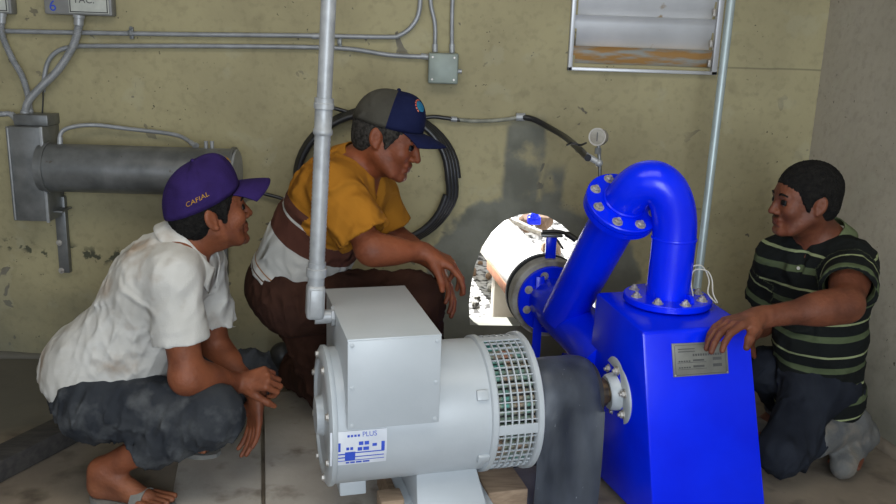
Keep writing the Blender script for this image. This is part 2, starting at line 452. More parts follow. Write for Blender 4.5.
def vq_obj(name, V, Q, m, parent, attrs=None, colors=None, midx=None):
    me = bpy.data.meshes.new(name); me.from_pydata(V.tolist(), [], Q.tolist()); me.update()
    for k, v in (attrs or {}).items():
        a = me.attributes.new(k, 'FLOAT', 'POINT'); a.data.foreach_set('value', np.asarray(v, np.float32))
    for k, v in (colors or {}).items():
        a = me.attributes.new(k, 'FLOAT_COLOR', 'POINT'); a.data.foreach_set('color', np.hstack([v, np.ones((len(v), 1))]).astype(np.float32).ravel())
    if midx is not None: me.polygons.foreach_set('material_index', midx(V[Q].mean(1)).astype(np.int32))
    return link(name, me, m, parent, angle=None)
def folds(seed, axis, amp, freq=26):
    """cloth creases: soft ridges running mostly across the given axis"""
    rg = np.random.RandomState(seed); ax = un(axis); T = []
    for i in range(5):
        r = un(rg.randn(3)*.55+ax*rg.choice([-1, 1])); T.append((r*freq*(.6+.32*i), rg.randn(3)*11, rg.rand()*6, .85**i))
    def f(p):
        o = np.zeros(len(p))
        for k, mm, ph, w in T:
            o += w*(1-np.abs(np.sin(p@k+1.5*np.sin(p@mm+ph))))**2.4
        o = o/3.4
        e = np.sin(p@(rg0*17)+1.1)*.5+.5
        return -amp*(o*(.35+1.1*e)-.25)
    rg0 = un(rg.randn(3))
    return f

# ================================================================== SETTING
def arch_loop():
    px = [(470, 325), (469, 305), (471, 285), (475, 265), (482, 247), (492, 232), (504, 221), (518, 215), (532, 213), (547, 216), (561, 224), (574, 236), (585, 252), (594, 272), (599, 295), (600, 327)]
    return [P(x, y, WY) for x, y in px]
ARCH = arch_loop()
WIN = [P(567, 69, WY), P(567, -70, WY), P(728, -63, WY), P(716, 76, WY)]
_wx0 = WIN[0][0]; _wx1 = .5*(WIN[2][0]+WIN[3][0]); _wz0 = .5*(WIN[0][2]+WIN[3][2]); _wz1 = 2.35
XC = float(P(823, 55, WY)[0])            # corner of back and right wall
ROOMZ = 2.75
c_h = ARCH[8]; s_l = P(500, 330, WY); 
ccx, ccz = P(532, 300, WY)[0], P(532, 300, WY)[2]
r1a, r1b = P(503, 150, WY), P(541, 150, WY)
r2a, r2b = P(541, 190, WY), P(562, 190, WY)
PATCH = ((ccx, ccz, .50, .49), [(r1a[0], r1b[0], ccz, P(520, 118, WY)[2]), (r2a[0], r2b[0], ccz, P(545, 165, WY)[2])])
GROOVE = float(P(770, 69, WY)[2])+.006; MOSS = float(P(60, 250, WY)[2])
WALLM = wall_material('beige_wall_paint', (.345, .305, .175), (.285, .25, .145), PATCH)
WALLR = wall_material('pale_side_wall_paint', (.375, .34, .275), (.33, .30, .24), None)

def wall_with_holes(x0, x1, z0, z1, y, th, holes):
    bm = bmesh.new()
    outer = [(x0, z0), (x1, z0), (x1, z1), (x0, z1)]
    loops = [outer]+holes; rings = []
    for lp in loops:
        vs = [bm.verts.new((a, y, b)) for a, b in lp]
        for i in range(len(vs)): bm.edges.new((vs[i], vs[(i+1) % len(vs)]))
        rings.append(vs)
    bmesh.ops.triangle_fill(bm, use_beauty=True, edges=bm.edges[:], normal=(0, -1, 0))
    front = bm.faces[:]
    r = bmesh.ops.extrude_face_region(bm, geom=front)
    for g in r['geom']:
        if isinstance(g, bmesh.types.BMVert): g.co.y += th
    bmesh.ops.recalc_face_normals(bm, faces=bm.faces[:])
    return bm
bm = wall_with_holes(-3.2, XC+.3, 0, ROOMZ, WY, .12, [[(p[0], p[2]) for p in ARCH], [(_wx0+.03, _wz0+.03), (_wx1-.03, _wz0+.03), (_wx1-.03, _wz1-.03), (_wx0+.03, _wz1-.03)]])
me = bpy.data.meshes.new('wall_back'); bm.to_mesh(me); bm.free()
wb = link('wall_back', me, WALLM, angle=30); tag(wb, kind='structure')
# right wall runs out from the corner towards the viewer, slightly splayed
DR = un(PZ(896, 448, 0)*A(1, 1, 0)-A(XC, WY, 0)); DR = un(DR+A(.0, -.35, 0)); NR = A(DR[1], -DR[0], 0)
if NR[0] < 0: NR = -NR
p0 = A(XC, WY, 0)
def rw(a, off, z): q = p0+DR*a+NR*off; return A(q[0], q[1], z)
mb = MB(); mb.hexa([rw(0, 0, 0), rw(5.6, 0, 0), rw(5.6, .2, 0), rw(-.05, .2, 0), rw(0, 0, ROOMZ), rw(5.6, 0, ROOMZ), rw(5.6, .2, ROOMZ), rw(-.05, .2, ROOMZ)])
struct('wall_right', mb, WALLR)
mb = MB(); mb.box((-3.2-.1, .9, ROOMZ/2), (.2, 5.9, ROOMZ)); struct('wall_left', mb, WALLR)
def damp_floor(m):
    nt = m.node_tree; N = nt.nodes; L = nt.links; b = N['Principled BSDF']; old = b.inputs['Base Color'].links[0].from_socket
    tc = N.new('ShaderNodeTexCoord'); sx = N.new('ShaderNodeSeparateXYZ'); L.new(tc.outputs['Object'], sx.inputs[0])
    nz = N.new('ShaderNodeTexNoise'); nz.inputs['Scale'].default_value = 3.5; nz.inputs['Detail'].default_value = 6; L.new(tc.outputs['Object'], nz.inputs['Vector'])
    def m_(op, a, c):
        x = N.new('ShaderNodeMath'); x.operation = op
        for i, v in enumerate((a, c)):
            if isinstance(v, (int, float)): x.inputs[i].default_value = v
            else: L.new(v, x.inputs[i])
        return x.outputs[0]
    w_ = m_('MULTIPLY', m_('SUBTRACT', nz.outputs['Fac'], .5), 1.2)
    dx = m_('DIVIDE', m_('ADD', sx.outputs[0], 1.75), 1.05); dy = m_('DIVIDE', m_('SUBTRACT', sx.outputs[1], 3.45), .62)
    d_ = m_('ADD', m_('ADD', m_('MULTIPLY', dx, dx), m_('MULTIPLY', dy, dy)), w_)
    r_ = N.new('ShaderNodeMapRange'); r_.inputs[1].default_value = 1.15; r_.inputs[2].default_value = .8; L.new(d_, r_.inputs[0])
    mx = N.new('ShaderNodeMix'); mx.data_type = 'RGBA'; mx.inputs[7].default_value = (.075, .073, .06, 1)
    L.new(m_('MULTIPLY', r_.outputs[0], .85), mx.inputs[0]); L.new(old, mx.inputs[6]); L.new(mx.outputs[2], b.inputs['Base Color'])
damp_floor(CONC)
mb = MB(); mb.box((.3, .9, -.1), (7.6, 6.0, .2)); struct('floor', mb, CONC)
mb = MB(); mb.box((.3, .88, ROOMZ+.1), (7.8, 5.8, .2)); struct('ceiling', mb, CEIL)
# fillet of mortar at the foot of the right wall
mb = MB(); mb.tube([rw(0, 0, 0)]+[rw(t*.25, .0, .0) for t in range(1, 9)], [.03+.012*math.sin(3*i) for i in range(9)], 10); struct('baseboard_right', mb, CONC)
mb = MB(); mb.tube([A(-3.1+.3*i, WY, .0) for i in range(16)], [.022+.010*math.sin(2.2*i) for i in range(16)], 10); struct('baseboard_back', mb, CONC)
# concrete slabs laid on the floor under the machine
def slab(name, px, z, th, m):
    pts = [PZ(x, y, z) for x, y in px]
    mb = MB(); n = len(pts)
    mb.hexa([p-A(0, 0, th) for p in pts]+pts, .006); return struct(name, mb, m)
slab('trim_1', [(160, 560), (262, 560), (261, 398), (190, 398)], .012, .02, SLAB)
slab('trim_2', [(266, 560), (560, 560), (548, 380), (264, 392)], .03, .04, SLAB)

# louvred window
mb = MB(); fy = WY-.012; t = .018
for (a, b, c, d) in ((_wx0, _wx0+t, _wz0, _wz1), (_wx1-t*1.3, _wx1, _wz0, _wz1), (_wx0, _wx1, _wz0, _wz0+t*.8), (_wx0, _wx1, _wz1-t, _wz1)):
    mb.box(((a+b)/2, fy+.02, (c+d)/2), (b-a, .07, d-c), None, .002)
wf = struct('window_1', mb, LOUV)
sh_ = (P(640, 57, WY)[2]-P(640, 16, WY)[2])
nz_ = [P(640, y, WY)[2] for y in (70, 48, 18, -11, -41)]
nz_ = [_wz0+.012, P(640, 50, WY)[2], P(640, 19, WY)[2]]
dz_ = nz_[2]-nz_[1]; zz = nz_[2]
while zz+dz_ < _wz1: zz += dz_; nz_.append(zz)
for i in range(len(nz_)-1):
    z0, z1 = nz_[i], nz_[i+1]; hgt = z1-z0
    def fn(u, v, z0=z0, hgt=hgt):
        zz_ = z0-.012+v*(hgt+.02)
        return A(_wx0+.010+u*(_wx1-_wx0-.022), fy+.004+.040*(1-v)-.006*math.sin(PI*v)-(.0 if v < .94 else .004), zz_)
    m_ = MB(); m_.sheet(fn, 2, 10, .003)
    o = m_.build('slat', WRUST if i == 0 else LOUV, wf); 
for i in range(len(nz_)-1):
    m_ = MB(); m_.box((_wx1-.035, fy-.006, nz_[i]+.035), (.014, .02, .03), None, .003); m_.build('slat_clip', BOLT, wf)

# ================================================================== WALL FITTINGS
def Wp(px, py, off=.03): return P(px, py, WY-off)
def conduit(name, px, r, label, cat, off=.02, m=CONDUIT, straps=(), n=8, group=None, smooth=True, couple=()):
    pts = [Wp(x, y, (q[0] if q else off)) for (x, y, *q) in px]
    if smooth: pts = smooth_path(pts, n)
    o = thing(name, label, cat, pts[0], group)
    mb = MB(); mb.tube(pts, r, 12); mb.build('pipe', m, o)
    for (x, y) in straps:
        s_ = MB(); c = Wp(x, y, .005)
        s_.box(c+A(0, -.004, 0), (.016, .012, .05), None, .002); s_.box(c+A(0, -off-r+.002, 0), (.016, .004, r*2.2), None, .001); s_.hexbolt(c+A(0, -.01, .02), (0, -1, 0), .005, .004, False)
        s_.build('strap', GALVD, o)
    for (a, b) in couple:
        s_ = MB(); s_.cyl(Wp(*a, off), Wp(*b, off), r*1.35, 14); s_.build('coupling', GALV, o)
    return o
conduit('electrical_conduit', [(-30, 30), (4, 31), (100, 33), (200, 34.5), (300, 35.5), (385, 37), (400, 35), (412, 26), (419, 12), (421, -15)], .0095,
        'upper horizontal steel conduit on wall, bending up to the ceiling at its right', 'conduit', straps=[(132, 33)], couple=[((312, 36), (322, 36))])
conduit('electrical_conduit', [(43, 92), (44, 80), (48, 62), (58, 51), (75, 46.5), (100, 46), (200, 46), (300, 47), (350, 49), (390, 55), (428, 57)], .0095,
        'lower horizontal steel conduit ending at the small square junction box', 'conduit', straps=[(340, 42)], couple=[((421, 56), (429, 57))])
conduit('electrical_conduit', [(430, -15), (431, 5), (435, 25), (435, 52)], .0085, 'left crooked conduit dropping into the junction box top', 'conduit', couple=[((435, 44), (435, 52))])
conduit('electrical_conduit', [(453, -15), (452, 20), (452, 52)], .0085, 'right straight conduit dropping into the junction box top', 'conduit', couple=[((452, 44), (452, 53))])
b0 = Wp(443, 68, 0)
o = thing('junction_box', 'small square grey green junction box on wall right of the conduits', 'junction box', b0)
mb = MB(); mb.box(b0+A(0, -.035, 0), (.125, .07, .125), None, .006); mb.build('body', BOXG, o)
mb = MB(); mb.box(b0+A(0, -.073, 0), (.118, .006, .118), None, .003); mb.build('cover', BOXG, o)
for dx in (-.045, .045):
    for dz in (-.045, .045): mb = MB(); mb.lathe(b0+A(dx, -.075, dz), (0, -1, 0), [(0, .005), (.003, .004), (.003, 0)], 12); mb.build('screw', BOLT, o)
mb = MB(); mb.cyl(b0+A(.06, -.04, -.01), b0+A(.078, -.04, -.01), .009, 12); mb.build('knockout_plug', GALV, o)

# meter boxes at the top left
def meter(cx_px, w, label, number, txt):
    bl = Wp(cx_px[0], cx_px[1], 0); br_ = Wp(cx_px[2], cx_px[3], 0)
    c = (bl+br_)/2; wd = br_[0]-bl[0]; hh = .34; c = c+A(0, 0, hh/2-.012); d = .055
    o = thing('meter_box', label, 'meter box', c-A(0, 0, hh/2), 'meter boxes')
    mb = MB(); mb.box(c+A(0, -d/2, 0), (wd, d, hh), None, .008); mb.build('case', METER, o)
    x1 = c[0]+wd/2-.012; x0 = c[0]+wd/2-wd*.63; z0 = c[2]-hh/2+.008
    mb = MB(); mb.box(((x0+x1)/2, c[1]-d-.001, z0+.085), (x1-x0, .003, .17), None, .001); lb = mb.build('label_plate', PAPER, o)
    mb = MB(); t = .004; y = c[1]-d-.0035
    for (a, b, e, f) in ((x0+.004, x1-.004, z0+.003, z0+.003+t), (x0+.004, x1-.004, z0+.085, z0+.085+t*.6), (x0+.004, x0+.004+t, z0+.003, z0+.165), (x1-.008, x1-.004, z0+.003, z0+.165)):
        mb.box(((a+b)/2, y, (e+f)/2), (b-a, .001, f-e))
    mb.build('label_border', INK, lb)
    if number:
        v, f = text_mb(number, (c[0]-wd/2+.022, c[1]-d-.001, z0+.006), (1, 0, 0), (0, 0, 1), .060, .001); mb = MB(); mb.add(v, f)
        mb.build('number', BLUEINK, o, fix=False)
        v, f = text_mb(txt, (x0+.018, c[1]-d-.0035, z0+.040), (1, 0, 0), (0, 0, 1), .04, .001); mb = MB(); mb.add(v, f); mb.build('lettering', INK, lb, fix=False)
    return o
meter((50, 12, 117, 13), 0, 'grey box marked 6 with white label plate, right of the two meter boxes', '6', 'TAC.')
meter((-45, 10, 18, 11), 0, 'grey meter box in the top left corner, cut off by the frame', None, None)
# large flexible conduits from the meter boxes down to the steel enclosure
def flex(px, r, label, m=CONDUIT, name='flexible_conduit', ridges=True, fit=True, off=.05, step=.007):
    pts = smooth_path([Wp(x, y, (q[0] if q else off)) for (x, y, *q) in px], 14)
    # resample so that the ridges are even
    pts2 = [pts[0]]; acc = 0
    for a, b in zip(pts[:-1], pts[1:]):
        L_ = np.linalg.norm(b-a); t = 0
        while acc+L_-t >= step/2:
            t += step/2-acc; acc = 0; pts2.append(a+(b-a)*t/L_)
            if t >= L_: break
        acc += L_-t
    rs = [r*(1+(.07 if i % 2 else -.05)) if ridges else r for i in range(len(pts2))]
    o = thing(name, label, 'conduit', pts[-1], None)
    mb = MB(); mb.tube(pts2, rs, 14); mb.build('sheath', m, o)
    if fit:
        for e, q in ((pts2[0], pts2[4]), (pts2[-1], pts2[-5])):
            d = un(q-e); mb = MB(); mb.lathe(e-d*.004, d, [(0, 0), (0, r*1.5), (.012, r*1.5), (.013, r*1.25), (.04, r*1.25), (.041, 0)], 18); mb.build('connector', GALV, o)
    return o
flex([(79, 16, .06), (78, 30, .06), (72, 48, .06), (58, 70, .06), (40, 88, .06), (28, 102, .06), (24, 120, .06)], .0155, 'thick ridged conduit curving down from the box marked 6')
flex([(2, 14, .04), (2, 34, .04), (12, 58, .04), (22, 76, .04), (28, 96, .04), (30, 118, .04)], .0125, 'thinner ridged conduit curving down from the corner meter box', off=.04)
flex([(-20, 112, .06), (0, 114, .06), (10, 114, .06), (18, 120, .07)], .011, 'short stub of conduit entering from the left edge above steel cabinet')
conduit('black_wire', [(43, 84), (43, 100), (42, 118)], .003, 'thin black wire hanging from the bent conduit end to the cabinet', 'wire', m=BLACK, off=.03)
# steel cabinet with a big horizontal sheet-metal drum
c = Wp(26, 172, 0)
o = thing('steel_cabinet', 'tall narrow galvanised cabinet on wall at far left', 'cabinet', A(c[0], WY, Wp(26, 222, 0)[2]))
xa, xb = Wp(9, 172, .16)[0], Wp(46, 172, .16)[0]; za, zb = P(26, 221, WY-.16)[2], P(26, 127, WY-.16)[2]
mb = MB(); mb.box(((xa+xb)/2, WY-.08, (za+zb)/2), (xb-xa, .16, zb-za), None, .004); mb.build('case', GALVD, o)
mb = MB(); mb.box((xb-.004, WY-.165, (za+zb)/2), (.012, .012, zb-za+.006), None, .002); mb.box((xa+.012, WY-.164, (za+zb)/2), (.006, .008, zb-za-.01), None, .001); mb.build('door_edge', GALV, o)
mb = MB(); mb.box((Wp(38, 120, .05)[0], WY-.06, P(38, 119, WY-.06)[2]), (.14, .12, .045), None, .004); mb.build('top_hood', GALVD, o)
ca = P(48, 170, WY-.13); cb = P(236, 170, WY-.13); cb[2] = ca[2]; cr = .5*(P(140, 146, WY-.13)[2]-P(140, 194, WY-.13)[2])*.99
ca[2] = cb[2] = P(140, 170, WY-.13)[2]
o = thing('sheet_metal_drum', 'long horizontal grey sheet metal drum between cabinet and purple cap', 'drum', A((ca[0]+cb[0])/2, WY, ca[2]-cr))
mb = MB(); mb.lathe(ca-A(.02, 0, 0), (1, 0, 0), [(0, 0), (0, cr), (.012, cr), (cb[0]-ca[0]+.02, cr), (cb[0]-ca[0]+.02, 0)], 56); mb.build('shell', GALVD, o)
mb = MB(); mb.lathe(cb-A(.006, 0, 0), (1, 0, 0), [(0, 0), (0, cr*.985), (.010, cr*.985), (.014, cr*.95), (.014, cr*.5), (.014, 0)], 56); mb.build('end_cap', GALV, o)
for q in (ca+A(.006, 0, 0), cb-A(.012, 0, 0)):
    mb = MB(); mb.lathe(q, (1, 0, 0), [(0, cr*.8), (0, cr*1.08), (.012, cr*1.08), (.012, cr*.8)], 56); mb.build('end_flange', GALVD, o)
for px in (206, 212): mb = MB(); q = P(px, 143, WY-.13); mb.cyl(q-A(0, 0, .03), q+A(0, 0, .008), .008, 10); mb.build('stud', GALV, o)
# brackets carrying the drum
def bracket(px, y0, y1, label):
    top = P(px, y0, WY-.02); bot = P(px, y1, WY-.02)
    o = thing('strut_bracket', label, 'bracket', bot, 'strut brackets under the drum')
    mb = MB(); mb.box((top+bot)/2, (.045, .03, top[2]-bot[2]), None, .003); mb.build('channel', GALVD, o)
    mb = MB(); mb.box(top+A(-.01, -.05, -.05), (.09, .10, .006), None, .001); mb.box(top+A(-.055, -.05, -.02), (.006, .10, .07), None, .001); mb.build('angle_plate', GALVD, o)
    for dz in (.03, .4, .85): mb = MB(); mb.hexbolt(bot+A(0, -.015, dz*(top[2]-bot[2])), (0, -1, 0), .009, .007); mb.build('bolt', BOLT, o)
bracket(63, 196, 272, 'galvanised strut bracket bolted below the left end of the drum')
bracket(222, 192, 275, 'strut bracket below the right end of drum, behind the purple cap man')
flex([(60, 146, .13), (61, 133, .12), (72, 127, .09), (95, 125, .05), (130, 129, .04), (165, 133, .04), (182, 137, .06), (196, 146, .12)], .0088, 'slim ridged conduit arching over the top of the drum', ridges=False, off=.05)

# hoses
def hose(name, pts, r, label, cat='hose', m=HOSE, n=10):
    o = thing(name, label, cat, pts[0]); mb = MB(); mb.tube(smooth_path(pts, n), r, 12); return o, mb.build('sheath', m, o)
# coil hung on the wall: several turns in one hose
pts = []
cc = (378, 178)
for k in range(4):
    for a in range(24):
        t = 2*PI*a/24; 
        rx = 81-(1.2*k if math.cos(t) < 0 else k*3.7*math.cos(t)); ry = 69-1.2*k
        pts.append(Wp(cc[0]+rx*math.cos(t)-1+.4*k*math.cos(t), cc[1]-ry*math.sin(t), .03+.012*k))
o = thing('coiled_hose', 'black hose coil hanging on wall behind the man in mustard shirt', 'hose', Wp(378, 246, .03))
mb = MB(); mb.tube(smooth_path(pts, 2), .0145, 10); mb.build('sheath', HOSE, o)
hose('power_cable', [Wp(240, 185, .03), Wp(262, 193, .03), Wp(285, 200, .03), Wp(310, 215, .03)], .008, 'black cable between purple cap and the mustard shirt man', 'cable')
o, _ = hose('power_cable', [Wp(330, 107, .03), Wp(350, 113, .03), Wp(372, 124, .03), Wp(400, 122, .03), Wp(430, 117, .025), Wp(445, 118, .025), Wp(460, 120, .02)], .0085, 'black cable passing behind the navy and grey cap', 'cable')
o, _ = hose('cable_sleeve', [Wp(452, 119, .02), Wp(475, 121, .02), Wp(500, 120, .02), Wp(521, 117, .02)], .0085, 'dusty pale sleeve on wall joining cable to the gauge hose', 'cable', CABLEG)
mb = MB(); mb.cyl(Wp(516, 117, .02), Wp(525, 117, .02), .018, 10); mb.build('clamp', GALV, o)
mb = MB(); mb.cyl(Wp(451, 119, .02), Wp(457, 119.5, .02), .012, 10); mb.build('clamp', GALV, o)
GY = 2.95
o, _ = hose('gauge_hose', [Wp(523, 117, .025), Wp(535, 120, .05), Wp(550, 128, .12), Wp(565, 137, .28), P(578, 148, 3.1), P(588, 158, GY)], .0125, 'black hose running from wall clamp down to the pressure gauge', 'hose')
mb = MB(); mb.tube(smooth_path([P(567, 145, 3.08), P(572, 143, 3.05), P(580, 145, 3.05), P(586, 143, 3.1)], 6), .004, 8); mb.build('wire_tie', BLACK, o)
g0 = P(599, 137, GY)
o = thing('pressure_gauge', 'round steel pressure gauge on thin stem behind the blue bend', 'gauge', P(599, 250, GY-.05))
ga = un(A(-.45, -.85, .1))
mb = MB(); mb.lathe(g0-ga*.022, ga, [(0, 0), (0, .026), (.004, .029), (.036, .029), (.038, .031), (.044, .031), (.044, .027), (.041, .027), (.041, 0)], 36); mb.build('case', BOLT, o)
mb = MB(); mb.lathe(g0+ga*.0195, ga, [(0, .026), (.001, .026), (.001, 0)], 32); dl = mb.build('dial', GASK, o)
mb = MB(); mb.box(g0+ga*.022, (.003, .002, .03), None); mb.build('needle', INK, dl)
mb = MB(); mb.tube([g0-A(0, 0, .028), P(600, 165, GY), P(599, 205, GY-.02), P(598, 252, GY-.06)], .0065, 12); mb.lathe(g0-A(0, 0, .058), (0, 0, 1), [(0, 0), (0, .012), (.02, .012), (.02, 0)], 6); mb.build('stem', GALVD, o)
mb = MB(); q = P(599, 163, GY); mb.cyl(P(586, 155, GY+.02), q, .011, 12); mb.ball(q, .014); mb.build('tee_fitting', GALV, o)

# leaning pole at right
a, b = P(736.5, -45, 3.40), P(697, 288, 3.30); d = un(b-a); fl = b+d*((0-b[2])/d[2]); top = a-d*((ROOMZ-a[2])/d[2])*-1
top = a+d*((ROOMZ-.002-a[2])/d[2])
o = thing('conduit_pole', 'pale slanting steel pole right of the louvred window', 'pole', fl)
mb = MB(); mb.tube([top, fl+A(0, 0, .004)], .0165, 20); mb.build('pipe', PALEM, o)
mb = MB(); mb.tube([P(729, 40, 3.31), P(726.5, 56, 3.31)], .006, 8); mb.build('seam', PALEM, o) if False else None
mb = MB(); mb.lathe(fl, (0, 0, 1), [(0, 0), (0, .045), (.006, .045), (.006, 0)], 24); mb.build('base_flange', GALVD, o)

# ================================================================== MACHINE FRAME (alternator + pump share one shaft line)
TH = math.radians(14)
U = A(math.cos(TH), math.sin(TH), 0); V = A(-math.sin(TH), math.cos(TH), 0); W = A(0, 0, 1); RM = np.stack([U, V, W], 1)
C0 = P(430, 406, 2.38)
def Q(u, v, w): return C0+U*u+V*v+W*w
def u_at(px, v=0, w=0):
    lo, hi = -1.5, 1.8
    for _ in range(50):
        m_ = (lo+hi)/2
        if proj(Q(m_, v, w))[0] < px: lo = m_
        else: hi = m_
    return (lo+hi)/2
uL, uR = u_at(322), u_at(521)
RA = .198
def w_at(py, u, v):
    lo, hi = -1, 1
    for _ in range(50):
        m_ = (lo+hi)/2
        if proj(Q(u, v, m_))[1] > py: lo = m_
        else: hi = m_
    return (lo+hi)/2
# --- alternator
ub = Q((uL+uR)/2, 0, 0); 
alt = thing('alternator', 'pale grey cylindrical alternator in front of the crouching men', 'alternator', A(ub[0], ub[1], .12))
mb = MB()
l0 = uR-uL; gs = l0-.125        # grille start
mb.lathe(Q(uL, 0, 0), U, [(.012, .15), (.012, RA*.985), (.016, RA), (gs*.93, RA), (gs*.93, 0)], 96); mb.build('stator_housing', GREYP, alt)
mb = MB(); mb.lathe(Q(uL, 0, 0), U, [(.02, RA*.9), (.02, RA*1.015), (.016, RA*1.03), (.006, RA*1.03), (0, RA*.98), (-.004, RA*.90), (-.004, RA*.83), (.004, RA*.80), (.010, RA*.5), (.0, RA*.3), (-.02, RA*.27), (-.022, 0)], 96)
mb.build('end_bell', GREYP, alt)
for k in range(8):
    a_ = 2*PI*(k+.5)/8; q = Q(uL-.004, RA*.9*math.cos(a_), RA*.9*math.sin(a_)); mb = MB(); mb.hexbolt(q, -U, .009, .007, False); mb.build('bolt', BOLT, alt)
for a_ in (math.radians(150), math.radians(218), math.radians(300), math.radians(30)):     # lifting lugs / screws on the rim
    pass
for (u_, ang) in ((gs*.90, 208), (gs*.88, 150), (.06, 152)):
    an = math.radians(ang); d_ = A(0, 0, 0)+V*math.cos(an)+W*math.sin(an)
    mb = MB(); t_ = np.cross(U, d_); mb.box(Q(uL+u_, 0, 0)+d_*(RA+.003), (.035, .03, .014), np.stack([U, t_, d_], 1), .004); mb.build('lug', GREYP, alt)
# flange ring, grille and end ring
mb = MB(); mb.lathe(Q(uL+gs*.93, 0, 0), U, [(0, RA*.9), (0, RA*1.02), (.004, RA*1.045), (.018, RA*1.045), (.022, RA*1.02), (.022, RA*.95)], 96); mb.build('flange_ring', GREYP, alt)
g0u, g1u = uL+gs*.93+.02, uR-.018
mb = MB(); mb.lathe(Q(g0u-.01, 0, 0), U, [(0, 0), (0, RA*.86), (g1u-g0u+.015, RA*.86), (g1u-g0u+.015, 0)], 64); mb.build('rotor_core', BLACK, alt)
mb = MB()
for k in range(56):
    a_ = 2*PI*k/56; d_ = V*math.cos(a_)+W*math.sin(a_)
    mb.tube([Q(g0u, 0, 0)+d_*RA*.885, Q(g1u-.004, 0, 0)+d_*RA*.885], .0068, 8)
mb.build('winding', GREENW, alt)
mb = MB()
nbars = 48
for k in range(nbars):
    a_ = 2*PI*k/nbars
    if (k % 12) in (0,): 
        continue
    d_ = V*math.cos(a_)+W*math.sin(a_); t_ = np.cross(U, d_)
    mb.box(Q((g0u+g1u)/2, 0, 0)+d_*RA*1.0, (g1u-g0u, .0028, .005), np.stack([U, t_, d_], 1))
for k in range(7):
    u_ = g0u+(g1u-g0u)*k/6
    mb.lathe(Q(u_-.002, 0, 0), U, [(0, RA*.985), (0, RA*1.025), (.004, RA*1.025), (.004, RA*.985), (0, RA*.985)], 96)
for k in range(4):
    a0 = 2*PI*(k*12)/nbars-.075; 
    def fn(u, v, a0=a0):
        an = a0+v*.15; return Q(g0u+(g1u-g0u)*u, RA*1.022*math.cos(an), RA*1.022*math.sin(an))
    mb.sheet(fn, 1, 5, .004)
mb.build('grille', GREYP, alt)
mb = MB(); mb.lathe(Q(uR-.022, 0, 0), U, [(0, RA*.93), (0, RA*1.035), (.004, RA*1.06), (.018, RA*1.06), (.022, RA*1.03), (.022, RA*.75), (.012, RA*.72), (.012, .06), (.012, 0)], 96); mb.build('end_ring', GREYP, alt)
mb = MB(); mb.cyl(Q(uR-.02, 0, 0), Q(uR+.03, 0, 0), .05, 32); mb.build('shaft_stub', GALVD, alt)
# terminal box
bu0, bu1 = u_at(347, -.21, .2), u_at(440, -.21, .2); bw1 = w_at(338.5, (bu0+bu1)/2, -.215); bw0 = w_at(426, (bu0+bu1)/2, -.215)
vb = 0.05
for vv in np.linspace(.0, .4, 81):
    if proj(Q(bu0, vv, bw1))[1] > 290.5: vb = vv
mb = MB(); mb.box(Q((bu0+bu1)/2, (vb-.208)/2, (bw1+bw0)/2-.003), (bu1-bu0-.006, vb+.208-.004, bw1-bw0-.004), RM, .004); tb = mb.build('terminal_box', GREYP, alt)
mb = MB(); mb.box(Q((bu0+bu1)/2, -.2135, (bw1+bw0)/2), (bu1-bu0, .009, bw1-bw0), RM, .003); mb.build('cover', GREYP, tb)
mb = MB(); mb.box(Q((bu0+bu1)/2, (vb-.21)/2, bw1+.001), (bu1-bu0+.002, vb+.222, .008), RM, .003); mb.build('lid', GREYP, tb)
for u_ in (bu0+.012, bu1-.012):
    for w_ in (bw1-.012, (bw0+bw1)/2-.005, bw0+.012):
        mb = MB(); mb.lathe(Q(u_, -.217, w_), -V, [(0, .0065), (.003, .006), (.004, 0)], 14); mb.build('screw', GREYP, tb)
# skirt plate under the box following the barrel
# rating sticker on the barrel
def barrel(px, py, r=RA+.0016):
    """point on the barrel surface seen at a pixel"""
    d = un(ray(px, py)); o_ = CAM-C0; a = d-U*(d@U); b = o_-U*(o_@U); qa = a@a; qb = 2*a@b; qc = b@b-r*r
    t = (-qb-math.sqrt(max(qb*qb-4*qa*qc, 0)))/(2*qa); return CAM+d*t
s0 = barrel(330, 433); s1 = barrel(387, 432); s2 = barrel(332, 466)
su0, su1 = (s0-C0)@U, (s1-C0)@U
an0 = math.atan2((s0-C0)@W, (s0-C0)@V); an1 = math.atan2((s2-C0)@W, (s2-C0)@V)
def bar_pt(x, y, r=RA+.0014):
    an = an0+(an1-an0)*y if abs(an1-an0) < PI else (an0 % (2*PI))+((an1 % (2*PI))-(an0 % (2*PI)))*y
    return Q(su0+(su1-su0)*x, r*math.cos(an), r*math.sin(an))
mb = MB(); mb.sheet(lambda u, v: bar_pt(u, v), 4, 10, .0015); st = mb.build('rating_sticker', STICK, alt)
mb = MB()
def prt(x0, x1, y0, y1): mb.sheet(lambda u, v: bar_pt(x0+(x1-x0)*u, y0+(y1-y0)*v, RA+.0027), 2, 4, .0006)
for r_ in ((.04, .18, .30, .55), (.04, .44, .62, .655), (.04, .10, .655, .86), (.10, .26, .73, .76), (.26, .44, .58, .84), (.44, .95, .60, .63), (.44, .95, .73, .755), (.90, .96, .34, .62), (.04, .96, .845, .862), (.28, .44, .64, .66), (.30, .34, .10, .16), (.36, .40, .10, .16), (.42, .46, .10, .16), (.48, .52, .10, .16), (.50, .58, .30, .40), (.60, .68, .30, .40), (.28, .33, .44, .52), (.35, .40, .44, .52), (.48, .56, .46, .56), (.58, .68, .46, .56), (.74, .82, .38, .46), (.28, .34, .90, .95), (.36, .44, .90, .95), (.46, .56, .90, .95), (.58, .70, .90, .95)): prt(*r_)
mb.build('print_blocks', BLUEINK, st)
mb = MB()
